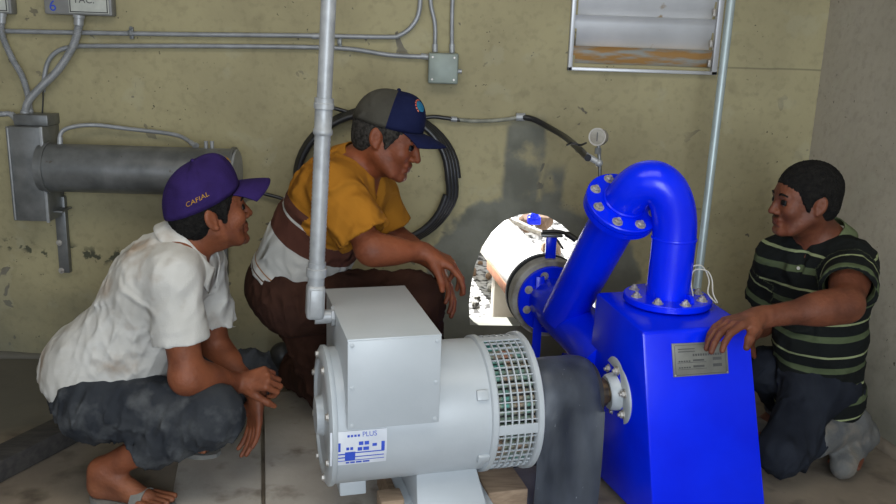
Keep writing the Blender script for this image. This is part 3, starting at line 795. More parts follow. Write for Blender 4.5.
def bar_text(t, x, y, hgt):
    v, f = text_mb(t, (0, 0, 0), (1, 0, 0), (0, 0, 1), 1, 0); Wd = su1-su0; Ht = abs(an1-an0)*RA if abs(an1-an0) < PI else .1
    mb.add([bar_pt(x+q[0]*hgt/Wd, y-q[2]*hgt/Ht, RA+.0028) for q in v], f)
bar_text('PLUS', .56, .17, .019)
mb.build('lettering', BLUEINK, st, fix=False)
# foot bracket under the barrel
fu0, fu1 = u_at(418, -.14, -.2), u_at(478, -.14, -.2)
mb = MB(); fz = -(C0[2]-.125)
mb.hexa([Q(fu0-.012, -.19, fz), Q(fu1+.02, -.19, fz), Q(fu1+.02, .16, fz), Q(fu0-.012, .16, fz), Q(fu0, -.115, -.155), Q(fu1, -.115, -.155), Q(fu1, .12, -.155), Q(fu0, .12, -.155)], .004)
mb.box(Q((fu0+fu1)/2, -.01, fz+.006), (fu1-fu0+.08, .44, .012), RM, .003)
ft = mb.build('mounting_foot', GREYP, alt)
for u_ in (fu0+.0, fu1+.01):
    mb = MB(); mb.hexbolt(Q(u_, -.205, fz+.012), W, .011, .009); mb.build('anchor_bolt', RUST, ft)
ofu0, ofu1 = uL+.05, uL+.13
mb = MB(); mb.hexa([Q(ofu0, -.02, fz), Q(ofu1, -.02, fz), Q(ofu1, .16, fz), Q(ofu0, .16, fz), Q(ofu0, .0, -.17), Q(ofu1, .0, -.17), Q(ofu1, .12, -.17), Q(ofu0, .12, -.17)], .004); mb.build('mounting_foot', GREYP, alt)
# timbers under it
def timber(name, uvw, size, label, m, R=RM, cat='timber'):
    c = Q(uvw[0], uvw[1], 0); c[2] = uvw[2]
    o = tag(MB().box(c, size, R, .004).build(name, m), label, cat); origin_to(o, (c[0], c[1], c[2]-size[2]/2)); return o
um = (fu0+fu1)/2
timber('timber_plank', (um-.03, -.03, .078), (.24, .44, .093), 'wide timber packing under the foot of the alternator', WOODM)
bq = PZ(391, 489, .155); o = tag(MB().box(A(bq[0], bq[1]-.03, .0925), (.07, .07, .123), RM, .004).build('wood_block', WOODM), 'small square wood block below the blue printed sticker', 'block'); origin_to(o, (bq[0], bq[1]-.03, .031))
timber('timber_plank', (uR-.055, .10, .0745), (.13, .36, .088), 'timber packing below the grille end of the alternator', WOODM)

# conduit with elbow that feeds the terminal box
ecy = .06
e0 = Q(bu0, ecy, 0); ez = w_at(317, bu0-.02, ecy)
elb = Q(bu0-.055, ecy, ez); 
tp = P(329, -8, elb[1]-.02); d = un(tp-elb); topc = elb+d*((ROOMZ-.002-elb[2])/d[2])
fc = thing('feed_conduit', 'silvery vertical conduit from ceiling to the grey terminal box', 'conduit', elb-A(0, 0, .03))
def ce(py):
    lo, hi = 0, 2.0
    for _ in range(40):
        m_ = (lo+hi)/2
        if proj(elb+d*m_)[1] > py: lo = m_
        else: hi = m_
    return elb+d*lo
mb = MB(); mb.tube([ce(108), topc], .0205, 24); mb.build('pipe', GALV, fc)
x_, y_, z_ = basis(d)
mb = MB(); a_ = ce(135); L_ = np.linalg.norm(ce(98)-a_)
mb.lathe(a_, d, [(0, .0), (0, .024), (.004, .027), (.014, .027), (.018, .024), (L_*.7, .0245), (L_*.72, .028), (L_*.86, .028), (L_*.88, .026), (L_, .026), (L_, 0)], 24); mb.build('coupling', GALV, fc)
a_ = ce(268); b_ = ce(133); L_ = np.linalg.norm(b_-a_); n_ = 66
mb = MB(); mb.tube([a_+d*L_*i/n_ for i in range(n_+1)], [.0232 if i % 2 else .0219 for i in range(n_+1)], 20); mb.build('ridged_sheath', GALV, fc)
a_ = ce(286); L_ = np.linalg.norm(ce(262)-a_)
mb = MB(); mb.lathe(a_, d, [(0, 0), (0, .024), (L_*.4, .024), (L_*.42, .030), (L_*.75, .030), (L_*.78, .026), (L_, .026), (L_, 0)], 12); mb.build('connector', GALV, fc)
mb = MB(); c1 = (ce(284)+ce(326))/2; L_ = np.linalg.norm(ce(284)-ce(326)); 
Rl = np.stack([un(np.cross(V, d)), un(V-d*(V@d)), d], 1)
mb.box(c1, (.052, .058, L_), Rl, .012, 3); lb = mb.build('elbow_body', GALV, fc)
mb = MB(); mb.box(c1-V*.031, (.036, .006, L_*.8), Rl, .003); mb.build('cover_plate', GALV, lb)
mb = MB(); q = ce(317); mb.cyl(q, Q(bu0+.004, ecy, (q-C0)[2]), .021, 20); q2 = Q(bu0-.008, ecy, (q-C0)[2]); mb.cyl(q2, q2+U*.010, .03, 8); mb.build('nipple', GALV, fc)

# --- pump housing
Yf = 2.36
FLt = P(642, 332, Yf); zt = FLt[2]
BLt = PZ(596, 292, zt)
sv = un((BLt-FLt)*A(1, 1, 0)); dep = np.linalg.norm(BLt-FLt)
# front top right: along U from FLt so that it lands at x=750
def solve_dir(p, dirv, px, lo=0, hi=2):
    for _ in range(50):
        m_ = (lo+hi)/2
        if proj(p+dirv*m_)[0] < px: lo = m_
        else: hi = m_
    return p+dirv*lo
FRt = solve_dir(FLt, U, 750)
BRt = FRt+(BLt-FLt)
def ext(top, px, py, outY):
    b = P(px, py, top[1]+outY); d_ = b-top; return top+d_*((top[2]-.02)/-d_[2])
FLb = ext(FLt, 652, 504, -.055); FRb = ext(FRt, 766, 504, -.055)
BLb = BLt+ (FLb-FLt)*A(.2, 0, 1)+A(-.03, .03, 0); BRb = BRt+(FRb-FRt)*A(.3, 0, 1)+A(0, .02, 0)
pc = (FLb+FRb+BLb+BRb)/4
pump = thing('pump_housing', 'bright blue tapered pump housing under the pipe bend', 'pump', A(pc[0], pc[1], .02))
mb = MB(); mb.hexa([FLb, FRb, BRb, BLb, FLt, FRt, BRt, BLt], .012); mb.build('casing', BLUE, pump)
# weld seam ribs on the casing edge
# bearing hub on the left side face
hubc = None
u0 = u_at(613)
sn = un(np.cross(BLt-FLt, FLb-FLt)); 
if sn@U > 0: sn = -sn
# where the shaft line meets the left face
t_ = ((FLt-C0)@sn)/(U@sn); hc = C0+U*t_
hax = un(-U*.9+sn*.4); hax = sn
pr = proj(hc)
print('hub at', pr, 'WY', WY, 'XC', XC, 'zt', zt, 'dep', dep, 'W', np.linalg.norm(FRt-FLt), 'RA px', proj(Q(0, 0, RA)), proj(Q(0, 0, -RA)))
hb = thing('bearing_hub', 'round pale bearing flange where shaft enters the blue housing', 'bearing', hc-A(0, 0, .1))
mb = MB(); mb.lathe(hc-hax*.003, hax, [(0, 0), (0, .107), (.002, .112), (.02, .112), (.024, .107), (.024, .062), (.05, .058), (.056, .053), (.056, .03), (.05, .03), (.05, 0)], 56); mb.build('flange', HUB, hb)
xx, yy, _ = basis(hax)
for k in range(6):
    a_ = k*PI/3+.3; mb = MB(); mb.hexbolt(hc+hax*.022+(xx*math.cos(a_)+yy*math.sin(a_))*.08, hax, .011, .011); mb.build('bolt', BOLT, hb)
mb = MB(); e_ = Q(uR+.028, 0, 0); mb.cyl(hc+hax*.04, hc-U*.11, .030, 28); mb.lathe(hc-U*.085, U, [(0, 0), (0, .045), (.018, .045), (.018, .036), (.03, .036), (.03, 0)], 28); mb.build('shaft', BRASS, hb)
# coupling pulley under the rubber
uh = (hc-C0)@U
cpl = thing('shaft_coupling', 'dark drum coupling hidden under the rubber guard', 'coupling', Q((uR+uh)/2, 0, -.12))
mb = MB(); mb.lathe(Q(uR+.03, 0, 0), U, [(0, 0), (0, .10), (uh-uR-.14, .10), (uh-uR-.14, 0)], 40); mb.build('drum', BLACK, cpl)
# rubber guard draped over the coupling
ru0, ru1 = uR+.012, u_at(605, -.10, .10)
RG = w_at(359, (ru0+ru1)/2, 0)
def fn(u, v):
    L1 = .55; s_ = v
    # v: 0 back hem -> .35 top -> 1 front hem
    if s_ < .3: t = s_/.3; vv, ww = RG*.93, -(1-t)*.30
    elif s_ < .6: a = (s_-.3)/.3*PI; vv, ww = RG*.93*math.cos(a), RG*math.sin(a)
    else: t = (s_-.6)/.4; vv, ww = -RG*.93-.02*math.sin(t*2.2), -t*(C0[2]-.035)
    e = u-.5
    wob = .004*math.sin(7*u+5*v)+.002*math.sin(17*u+ww*14)
    vv += wob*(1 if s_ > .6 else .3)-(.02*abs(e)*2*(abs(e)*2)**3 if .3 < s_ < .6 else 0)*math.copysign(1, vv)
    if .3 <= s_ <= .6: ww -= .022*(abs(e)*2)**6
    uu = ru0+(ru1-ru0)*u
    if s_ > .6: uu -= u*.010*((s_-.6)/.4); uu += .012*((s_-.6)/.4)*(1-u)*-.5
    return Q(uu, vv, ww)
mb = MB(); mb.sheet(fn, 24, 70, .006)
o = tag(mb.build('rubber_guard', RUBBER), 'black rubber sheet draped over shaft between alternator and pump', 'rubber sheet'); origin_to(o, Q((ru0+ru1)/2, -.1, -(C0[2]-.035)))
# nameplate
def on_front(px, py, off=.002):
    n = un(np.cross(FRt-FLt, FLb-FLt)); 
    if n[1] > 0: n = -n
    d_ = ray(px, py); t = ((FLt-CAM)@n)/(d_@n); return CAM+d_*t+n*off, n
pa, n_ = on_front(671, 343.5); pb, _ = on_front(726, 341); pc_, _ = on_front(673, 377); pd, _ = on_front(728, 373)
def fp(x, y, off=0): return (pa*(1-x)+pb*x)*(1-y)+(pc_*(1-x)+pd*x)*y+n_*off
mb = MB(); mb.hexa([fp(0, 1, -.002), fp(1, 1, -.002), fp(1, 0, -.002), fp(0, 0, -.002), fp(0, 1, .003), fp(1, 1, .003), fp(1, 0, .003), fp(0, 0, .003)], .001); npl = mb.build('nameplate', PLATE, pump)
mb = MB()
def blk(x0, x1, y0, y1): mb.hexa([fp(x0, y1, .003), fp(x1, y1, .003), fp(x1, y0, .003), fp(x0, y0, .003), fp(x0, y1, .0038), fp(x1, y1, .0038), fp(x1, y0, .0038), fp(x0, y0, .0038)])
for r_ in ((.04, .96, .05, .06), (.04, .96, .94, .95), (.04, .045, .06, .94), (.955, .96, .06, .94), (.72, .88, .46, .55), (.72, .88, .66, .75), (.36, .56, .50, .55), (.36, .56, .68, .74), (.08, .6, .58, .59), (.08, .6, .78, .79)): blk(*r_)
def ptext(t, x, y, hgt):
    v, f = text_mb(t, (0, 0, 0), (1, 0, 0), (0, 0, 1), 1, 0); w_ = np.linalg.norm(pb-pa); h_ = np.linalg.norm(pc_-pa)
    mb.add([fp(x+q[0]*hgt/w_, y-q[2]*hgt/h_, .004) for q in v], f)
for y_ in (.16, .24): blk(.10, .40, y_, y_+.025)
for k in range(12): blk(.36+k*.045, .36+k*.045+.03, .33, .40)
for y_ in (.52, .71):
    for k in range(5): blk(.10+k*.045, .10+k*.045+.03, y_, y_+.04)
mb.build('engraving', INK, npl, fix=False)
for x_, y_ in ((.03, .05), (.97, .05), (.03, .95), (.97, .95)): mb = MB(); mb.ball(fp(x_, y_, .004), .003, 8); mb.build('rivet', BOLT, npl)
# --- pipe bend with its two flanges
rc = PZ(667, 300, zt+.012)
PR = .070
bend = thing('pipe_bend', 'glossy blue pipe bend rising from the housing to a bolted flange', 'pipe', rc)
r_top = rc+A(0, 0, .33)
Ft = P(622, 206, rc[1]+.09)       # centre of the upper flange
Pe = P(568, 306, 3.08)            # lower end of the sloping pipe
dd = un(Pe-Ft)
def bez(a, b, c, d_, n=28): return [a*(1-t)**3+3*b*t*(1-t)**2+3*c*t*t*(1-t)+d_*t**3 for t in [i/n for i in range(n+1)]]
rt0 = rc+A(0, 0, .0); 
tz = P(666, 238, rc[1])[2]; r1 = A(rc[0]+.003, rc[1], tz)
apz = P(655, 163, rc[1]+.07)[2]-PR
kk = (apz-tz)*1.02
path = bez(r1, r1+A(0, 0, kk*1.15), Ft-dd*.20, Ft-dd*.01)
mb = MB(); mb.tube([rc, r1]+path[1:], PR, 40); mb.build('pipe', BLUE, bend)
mb = MB(); mb.lathe(r1, A(0, 0, 1), [(-.006, PR*.95), (-.004, PR*1.03), (.0, PR*1.05), (.004, PR*1.03), (.006, PR*.95)], 48); mb.lathe(Ft-dd*.03, dd, [(-.006, PR*.95), (0, PR*1.05), (.006, PR*.95)], 48); mb.build('weld_seam', BLUE, bend)
def flange(parent, c, ax, R_, th, nb, rb, br, sideup=True, ph=0, m=BLUE, both=False, name='flange'):
    mb = MB(); mb.lathe(A(*c)-ax*th/2, ax, [(0, 0), (0, R_-.003), (.003, R_), (th-.003, R_), (th, R_-.003), (th, 0)], 64); fo = mb.build(name, m, parent)
    x_, y_, _ = basis(ax)
    for k in range(nb):
        a_ = 2*PI*k/nb+ph; d_ = x_*math.cos(a_)+y_*math.sin(a_)
        for sgn in ((1, -1) if both else (1,)):
            mb = MB(); mb.hexbolt(A(*c)+d_*rb+ax*sgn*th/2, ax*sgn, br, br*.9); mb.build('bolt', BOLT, fo)
    return fo
flange(bend, rc+A(0, 0, .006), A(0, 0, 1), .142, .022, 8, .112, .0125, ph=.25)
flange(bend, Ft-dd*.012, -dd, .128, .020, 8, .102, .0125, ph=.2)
o = thing('sloping_pipe', 'blue sloping pipe running down behind the bend to the wall opening', 'pipe', Pe-A(0, 0, .12))
mb = MB(); mb.tube([Ft+dd*.018, Ft+dd*.05, Pe, Pe+dd*.06], .080, 40); mb.build('pipe', BLUE, o)
mb = MB(); mb.lathe(Ft+dd*.002, dd, [(0, 0), (0, .126), (.02, .126), (.02, 0)], 64); mb.build('flange', BLUE, o)
mb = MB(); q = P(712, 303, rc[1]); 
pl = solve_dir(FLt, U, 640)
# lifting eye and white wire on the housing top
le = PZ(688, 310, zt)
mb = MB(); mb.lathe(le+A(0, 0, .026)-U*.006, U, [(0, .008), (0, .024), (.012, .024), (.012, .008), (0, .008)], 24); mb.box(le+A(0, 0, .006), (.014, .03, .016), RM, .002); mb.build('lifting_eye', BLUE, pump)
w0 = PZ(693, 298, zt+.03)
o = thing('white_wire', 'thin white wire loop sticking up behind the blue flange', 'wire', w0)
mb = MB()
for dx in (0, 5):
    mb.tube(smooth_path([P(688+dx, 296, w0[1]), P(686+dx, 280, w0[1]), P(690+dx, 268+dx*.4, w0[1]), P(702+dx, 266+dx, w0[1]), P(709+dx*.6, 280, w0[1]), P(708+dx, 293, w0[1]-.02), P(716+dx*.3, 303, w0[1]-.04)], 6), .0022, 6)
mb.build('strand', CREAM, o)

# --- cross pipe, valve, and the pipeline outside
vc = P(549, 297, 3.44); 
oc = PZ(478, 217, vc[2]); pd_ = un((oc-vc)*A(1, 1, 0))
inlet = thing('inlet_pipe', 'fat blue inlet pipe with bolted flange facing the wall opening', 'pipe', A(vc[0]+.1, vc[1]-.4, .02))
RV = .155
q_end = P(612, 352, 2.72); q_mid = vc-pd_*.22
q_end[2] = vc[2]-.04
mb = MB(); mb.tube(smooth_path([vc-pd_*.0, vc-pd_*.10, q_mid, (q_mid+q_end)/2+A(.02, 0, 0), q_end], 8), .098, 36); mb.build('pipe', BLUE, inlet)
flange(inlet, vc-pd_*.037, -pd_, RV*.93, .024, 8, .113, .012, ph=.35)
mb = MB(); sx_ = P(539, 300, vc[1]-.08); mb.box(A(sx_[0], sx_[1], (sx_[2]+.10)/2), (.036, .01, sx_[2]+.10-.0), None, .002); mb.box(A(sx_[0]+.014, sx_[1]+.02, (sx_[2]+.10)/2), (.008, .04, sx_[2]+.10), None, .002); mb.build('support_post', BLUE, inlet)
mb = MB(); mb.box(A(q_mid[0]+.05, q_mid[1]-.1, .13), (.10, .16, .26), None, .006); mb.build('support_saddle', BLUE, inlet)
valve = thing('butterfly_valve', 'grey wafer valve with blue neck and black lever at wall opening', 'valve', vc+pd_*.05-A(0, 0, RV))
mb = MB(); mb.lathe(vc-pd_*.004, pd_, [(-.022, 0), (-.022, RV*1.05), (-.018, RV*1.08), (.045, RV*1.08), (.05, RV*1.05), (.05, 0)], 64); mb.build('body', GASK, valve)
mb = MB(); mb.lathe(vc+pd_*.048, pd_, [(0, 0), (0, RV*.96), (.02, RV*.96), (.02, RV*1.1), (.04, RV*1.1), (.04, 0)], 64); mb.build('rear_flange', BLACK, valve)
nk = vc+pd_*.022; nt_ = P(546, 241, nk[1])
mb = MB(); mb.box(A(nk[0], nk[1], nk[2]+RV+.02+.04), (.044, .03, .10), None, .004); mb.build('neck', BLUE, valve)
hz = A(nk[0], nk[1], nk[2]+RV+.11)
mb = MB(); mb.box(hz, (.09, .05, .012), None, .003); mb.build('top_plate', GALVD, valve)
mb = MB(); mb.tube(smooth_path([hz+A(-.04, 0, .012), hz+A(.02, -.01, .018), hz+A(.06, -.03, .012), hz+A(.095, -.05, -.006)], 5), [.008]*10+[.013]*6, 10); mb.tube([hz+A(.01, 0, .0), hz+A(.05, -.02, -.055)], .005, 8); mb.build('lever', BLACK, valve)

OUTG = .10
pe = vc+pd_*.085; pw = pe+pd_*6
o = thing('penstock_pipe', 'white painted pipeline outdoors leading to the valve', 'pipe', A(pe[0], pe[1]+.6, OUTG))
mb = MB(); mb.tube([pe, pw], .118, 40); mb.build('pipe', WHITEP, o)
for t in (3.4,):
    mb = MB(); mb.lathe(pe+pd_*t, pd_, [(0, .11), (0, .135), (.04, .135), (.04, .11)], 40); mb.build('rusty_flange', RUST, o)
mb = MB(); q = pe+pd_*.42; mb.box(A(q[0]-.10, q[1], q[2]-.06), (.035, .5, .05), np.stack([un(np.cross(pd_, W)), pd_, W], 1), .004); mb.build('side_rail', RUST, o)
q = pe+pd_*.58; mb = MB(); mb.box(A(q[0]-.0, q[1], (q[2]-.1+OUTG-.3)/2), (.20, .16, q[2]-.1-OUTG+.3), None, .01)
o = tag(mb.build('concrete_cradle', SLAB), 'concrete cradle block under white pipeline outside', 'block'); origin_to(o, (q[0], q[1], OUTG))
mb = MB()
rg = np.random.RandomState(3)
def gr(u, v):
    x = -3.2+u*7.6; y = WY+.12+v*8; return A(x, y, OUTG+.02*math.sin(x*9+y*3)*math.sin(y*7)+(.0 if y < WY+2.3 else (y-WY-2.3)*.42+.10*math.sin(3*x+y)))
mb.sheet(gr, 60, 80); struct('ground_outside', mb, GRAVEL)
def rock(c, r, seed, m, name, label, group):
    g = np.random.RandomState(seed); b = bmesh.new(); bmesh.ops.create_icosphere(b, subdivisions=2, radius=1)
    sc_ = g.uniform(.7, 1.2, 3)
    for v in b.verts: v.co = Vector([float(q_) for q_ in (A(*v.co)*sc_*r*(1+.18*math.sin(5*v.co.x+seed)*math.cos(4*v.co.y+v.co.z*3)))])
    me_ = bpy.data.meshes.new(name); b.to_mesh(me_); b.free(); o_ = link(name, me_, m, angle=30); o_.location = [float(x) for x in c]; return tag(o_, label, 'rock', group)
for i in range(26):
    x = -.25+(i % 9)*.13+rg.uniform(-.05, .05); y = WY+1.7+(i//9)*.22+rg.uniform(-.08, .08)
    if abs((x-pe[0])*pd_[1]-(y-pe[1])*pd_[0]) < .24: continue
    rock((x, y, OUTG+.05+(i//9)*.14), rg.uniform(.05, .11), i, EARTH if i % 3 else SLAB, 'rock', 'rocks and broken stone piled outside beyond the wall opening', 'rocks outside')
for i in range(40):
    x = rg.uniform(-.3, .5); y = WY+.3+rg.uniform(0, 1.2)
    rock((x, y, OUTG+.012), rg.uniform(.012, .03), 60+i, EARTH if i % 2 else GRAVEL, 'stone', 'small loose stones on the gravel outside under the pipeline', 'loose stones outside')
q = PZ(534, 219, OUTG+.35); q = P(534, 220, WY+1.75)
o = tag(MB().box(q, (.085, .07, .055), None, .01).ball(q+A(0, -.02, .03), .03, 10).build('blue_fitting', BLUE), 'small blue valve fitting far outside above the rocks', 'fitting')
o2 = tag(MB().tube(smooth_path([P(510, 219, WY+1.6), P(520, 224, WY+1.55), P(535, 231, WY+1.5), P(555, 238, WY+1.45)], 6), .02, 10).build('scrap_pipe', BOLT), 'bent dark metal rod lying among rocks outside', 'rod')

# dark timber on the floor at the left
a, b = PZ(-30, 478, .04), PZ(78, 424, .04); d = un(b-a)
Rb = np.stack([d, np.cross(W, d), W], 1)
o = tag(MB().box((a+b)/2, (np.linalg.norm(b-a), .11, .075), Rb, .006).build('timber_beam', WOODD), 'dark dirty timber beam on floor behind the man in white shirt', 'beam'); origin_to(o, ((a+b)/2)*A(1, 1, 0))
# ================================================================== PEOPLE
def rod(v, ax, ang):
    ax = un(ax); return v*math.cos(ang)+np.cross(ax, v)*math.sin(ang)+ax*(ax@v)*(1-math.cos(ang))
def hand(S, wr, d, n, s, side=1, curl=(.25, .45, .35), spread=.10, thumb=(.6, .75, .25), tcurl=.3, nails=None, fade=(1, 1, 1, 1)):
    """wr wrist, d towards the knuckles, n the palm's facing direction; side=+1 puts the thumb towards cross(d,n)"""
    d = un(d); n = un(n-d*(n@d)); lat = np.cross(d, n)*side
    S.cone(wr-d*.02*s, wr+d*.03*s, .024*s, .022*s, .02)
    offs = [.031, .0105, -.0105, -.030]; kn = [.090, .095, .090, .080]
    lens = [(.044, .026, .021), (.049, .029, .022), (.046, .027, .022), (.035, .021, .019)]
    for i in range(4):
        k0 = wr+d*.012*s+lat*offs[i]*.5*s; k1 = wr+d*kn[i]*s+lat*offs[i]*s-n*.002*s
        S.cone(k0, k1, .0165*s, .0118*s, .014)
        p = k1; fd = rod(d, n, -spread*(1.5-i)*.66*side*-1) if False else un(d+lat*spread*(1.5-i)*.8)
        ax = np.cross(fd, n); ang = 0; r = [.0102, .0092, .0084, .0074]; pr_ = p
        for j in range(3):
            ang += curl[j]*fade[i]; dd_ = rod(fd, ax, ang); q = p+dd_*lens[i][j]*s
            S.cone(p, q, r[j]*s, r[j+1]*s, .003 if j or 1 else .006); p = q
    b = wr+d*.022*s+lat*.020*s+n*.004; td = un(d*thumb[0]+lat*thumb[1]+n*thumb[2]); ax = np.cross(td, un(n+d*.4))
    S.cone(wr+d*.035*s+lat*.008*s, b+td*.03*s, .018*s, .0155*s, .015)
    p = b; ang = 0
    for L_, ra, rb_ in ((.046, .0155, .0125), (.034, .0122, .0108), (.026, .0108, .0085)):
        dd_ = rod(td, ax, ang); q = p+dd_*L_*s; S.cone(p, q, ra*s, rb_*s, .008); p = q; ang += tcurl
def head_frame(f, u):
    f = un(A(*f)); r = un(np.cross(f, A(*u))); u2 = np.cross(r, f); return np.stack([r, f, u2], 1)
def head_sdf(S, o, R, s, nose=1.0):
    L = lambda x, y, z: A(*o)+R@(A(x, y, z)*s)
    S.ell(L(0, -.012, .035), A(.074, .097, .084)*s, R, .02)
    S.ell(L(0, .030, -.030), A(.060, .058, .082)*s, R, .03)
    S.ell(L(0, .045, .020), A(.058, .048, .05)*s, R, .02)
    for x in (-1, 1):
        S.cone(L(.054*x, .0, -.045), L(.036*x, .055, -.092), .018*s, .015*s, .03)
        S.ball(L(.040*x, .064, -.028), .021*s, .025)
    S.cone(L(-.014, .074, -.098), L(.014, .074, -.098), .016*s, .016*s, .018)
    S.cone(L(-.034, .080, .015), L(.034, .080, .015), .012*s, .012*s, .012)
    for x in (-1, 1): S.ball(L(.031*x, .103, -.004), .016*s, .014, 's')
    S.cone(L(0, .088, .006), L(0, .1065*nose, -.034), .0080*s, .0105*s, .012)
    for x in (-1, 1): S.ball(L(.0125*x, .0955, -.037), .0085*s, .008)
    S.cone(L(-.018, .085, -.059), L(.018, .085, -.059), .0085*s, .0085*s, .010); S.ball(L(0, .089, -.0595), .0075*s, .008)
    S.cone(L(-.014, .0845, -.073), L(.014, .0845, -.073), .0085*s, .0085*s, .006)
    S.cone(L(-.024, .101, -.0668), L(.024, .101, -.0668), .0025*s, .0025*s, .003, 's')
    for x in (-1, 1):
        Re = R@np.array(Matrix.Rotation(.40*x, 3, 'Z'))@np.array(Matrix.Rotation(.18, 3, 'X'))
        S.ell(L(.077*x, -.014, -.004), A(.0085, .0185, .030)*s, Re, .006)
        S.ell(L(.0865*x, -.010, .000), A(.006, .0115, .018)*s, Re, .003, 's')
        S.ball(L(.083*x, -.006, -.012), .006*s, .004, 's')
        S.ball(L(.076*x, -.004, -.031), .0075*s, .006)
    return L
def limb(S, a, b, r0, r1, bulge=0, at=.3, k=.03):
    S.cone(a, b, r0, r1, k)
    if bulge: m_ = a+(b-a)*at; S.ell(m_, (bulge, bulge, bulge*1.9), np.stack(basis(b-a), 1), k)
def torso_frame(J):
    sp_ = un(J['neck']-J['pel']); lat = J['shR']-J['shL']; lat = un(lat-sp_*(lat@sp_)); fr = np.cross(sp_, lat)
    return lat, fr, sp_      # body's right, body's FRONT is decided below
def figure(name, label, J, s, hs, base, skinm, hands, tint_fn=None, arm=1.0):
    root = thing(name, label, 'person', base)
    lat, fr, spn = torso_frame(J); R = np.stack([lat, fr, spn], 1)
    TL = np.linalg.norm(J['neck']-J['pel']); B = lambda x, y, z: J['pel']+lat*x*s+fr*y*s+spn*z*TL
    S = Sdf()
    S.ell(B(0, 0, .02), A(.135, .10, .12)*s, R, .05).ell(B(0, .0, .35), A(.125, .095, .16)*s, R, .06).ell(B(0, .0, .72), A(.150, .105, .17)*s, R, .06)
    S.cone(J['shL']+(J['shR']-J['shL'])*.18, J['shR']+(J['shL']-J['shR'])*.18, .05*s, .05*s, .05)
    for q in 'LR':
        S.cone(J['neck']-spn*.03, J['sh'+q], .05*s, .052*s, .05)
        limb(S, J['sh'+q], J['el'+q], .050*s*arm, .041*s*arm, .050*s*arm, .35)
        limb(S, J['el'+q], J['wr'+q], .041*s*arm, .027*s*(arm*.5+.5), .044*s*arm, .22)
        S.cone(J['pel'], J['hip'+q], .10*s, .09*s, .05)
        limb(S, J['hip'+q], J['kn'+q], .082*s, .055*s, .080*s, .3)
        limb(S, J['kn'+q], J['an'+q], .054*s, .036*s, .052*s, .3)
        an, he, to = J['an'+q], J['he'+q], J['to'+q]; fd = un(to-he); sd = un(np.cross(fd, W))
        S.ball(he+(an-he)*.25, .032*s, .03); S.cone(an, he+(an-he)*.3, .036*s, .033*s, .025)
        ball_ = he+(to-he)*.68
        S.cone(an+(ball_-an)*.12, ball_, .036*s, .024*s, .02); S.cone(he, ball_, .026*s, .024*s, .02)
        for t in range(5):
            w_ = (t-2)*.0175*s; sg = 1 if q == 'R' else -1
            S.cone(ball_+sd*w_*1.0, to+sd*w_*1.2-fd*(.004*abs(t-(1 if sg > 0 else 3))+.0)*s, .013*s, (.0095)*s, .006)
    Rh = head_frame(J['face'], J['up']); L = head_sdf(S, J['head'], Rh, hs)
    S.cone(L(0, -.025, -.05), J['neck']-spn*.02, .054*s, .062*s, .04)
    S.cone(L(0, .0, -.085), J['neck']+fr*.02, .030*s, .036*s, .03)
    for hd in hands: hand(S, **hd)
    V_, Q_ = S.mesh(.0036)
    col = np.ones((len(V_), 3)); 
    loc = ((V_-J['head'])@Rh)/hs
    lipm = np.exp(-((loc[:, 0]/.022)**4))*np.exp(-((loc[:, 2]+.066)/.012)**4)*(loc[:, 1] > .08)
    col = col*(1-lipm[:, None]*(1-A(.78, .50, .52)))
    if tint_fn: col = tint_fn(V_, loc, col)
    body = vq_obj('body', V_, Q_, skinm, root, colors={'tint': col})
    # eyes and brows
    for x in (-1, 1):
        mb = MB(); mb.ball(L(.031*x, .0772, -.004), .0122*hs, 14); e = mb.build('eye', EYEW, root, angle=None)
        mb = MB(); mb.ball(L(.031*x, .0845, -.0055), A(.0052, .0052, .0052)*hs, 10); mb.build('iris', IRIS, e, angle=None)
        mb = MB(); mb.sheet(lambda u, v, x=x: L(.031*x+.0135*math.cos(PI*(u))*1, .0775+.0140*math.sin(PI*(.12+.52*v))*math.sin(PI*(.1+.8*u)), -.004+.0140*math.cos(PI*(.12+.52*v))*.9), 8, 5, .0015*hs); mb.build('eyelid', skinm, e, angle=None)
        mb = MB(); mb.tube(smooth_path([L(.014*x, .092, .018), L(.030*x, .0935, .024), L(.048*x, .080, .018)], 5), [.0035*hs]*10+[.002*hs], 8); mb.build('eyebrow', HAIR, root, angle=None)
    return root, body, Rh, L, B, (lat, fr, spn, TL)
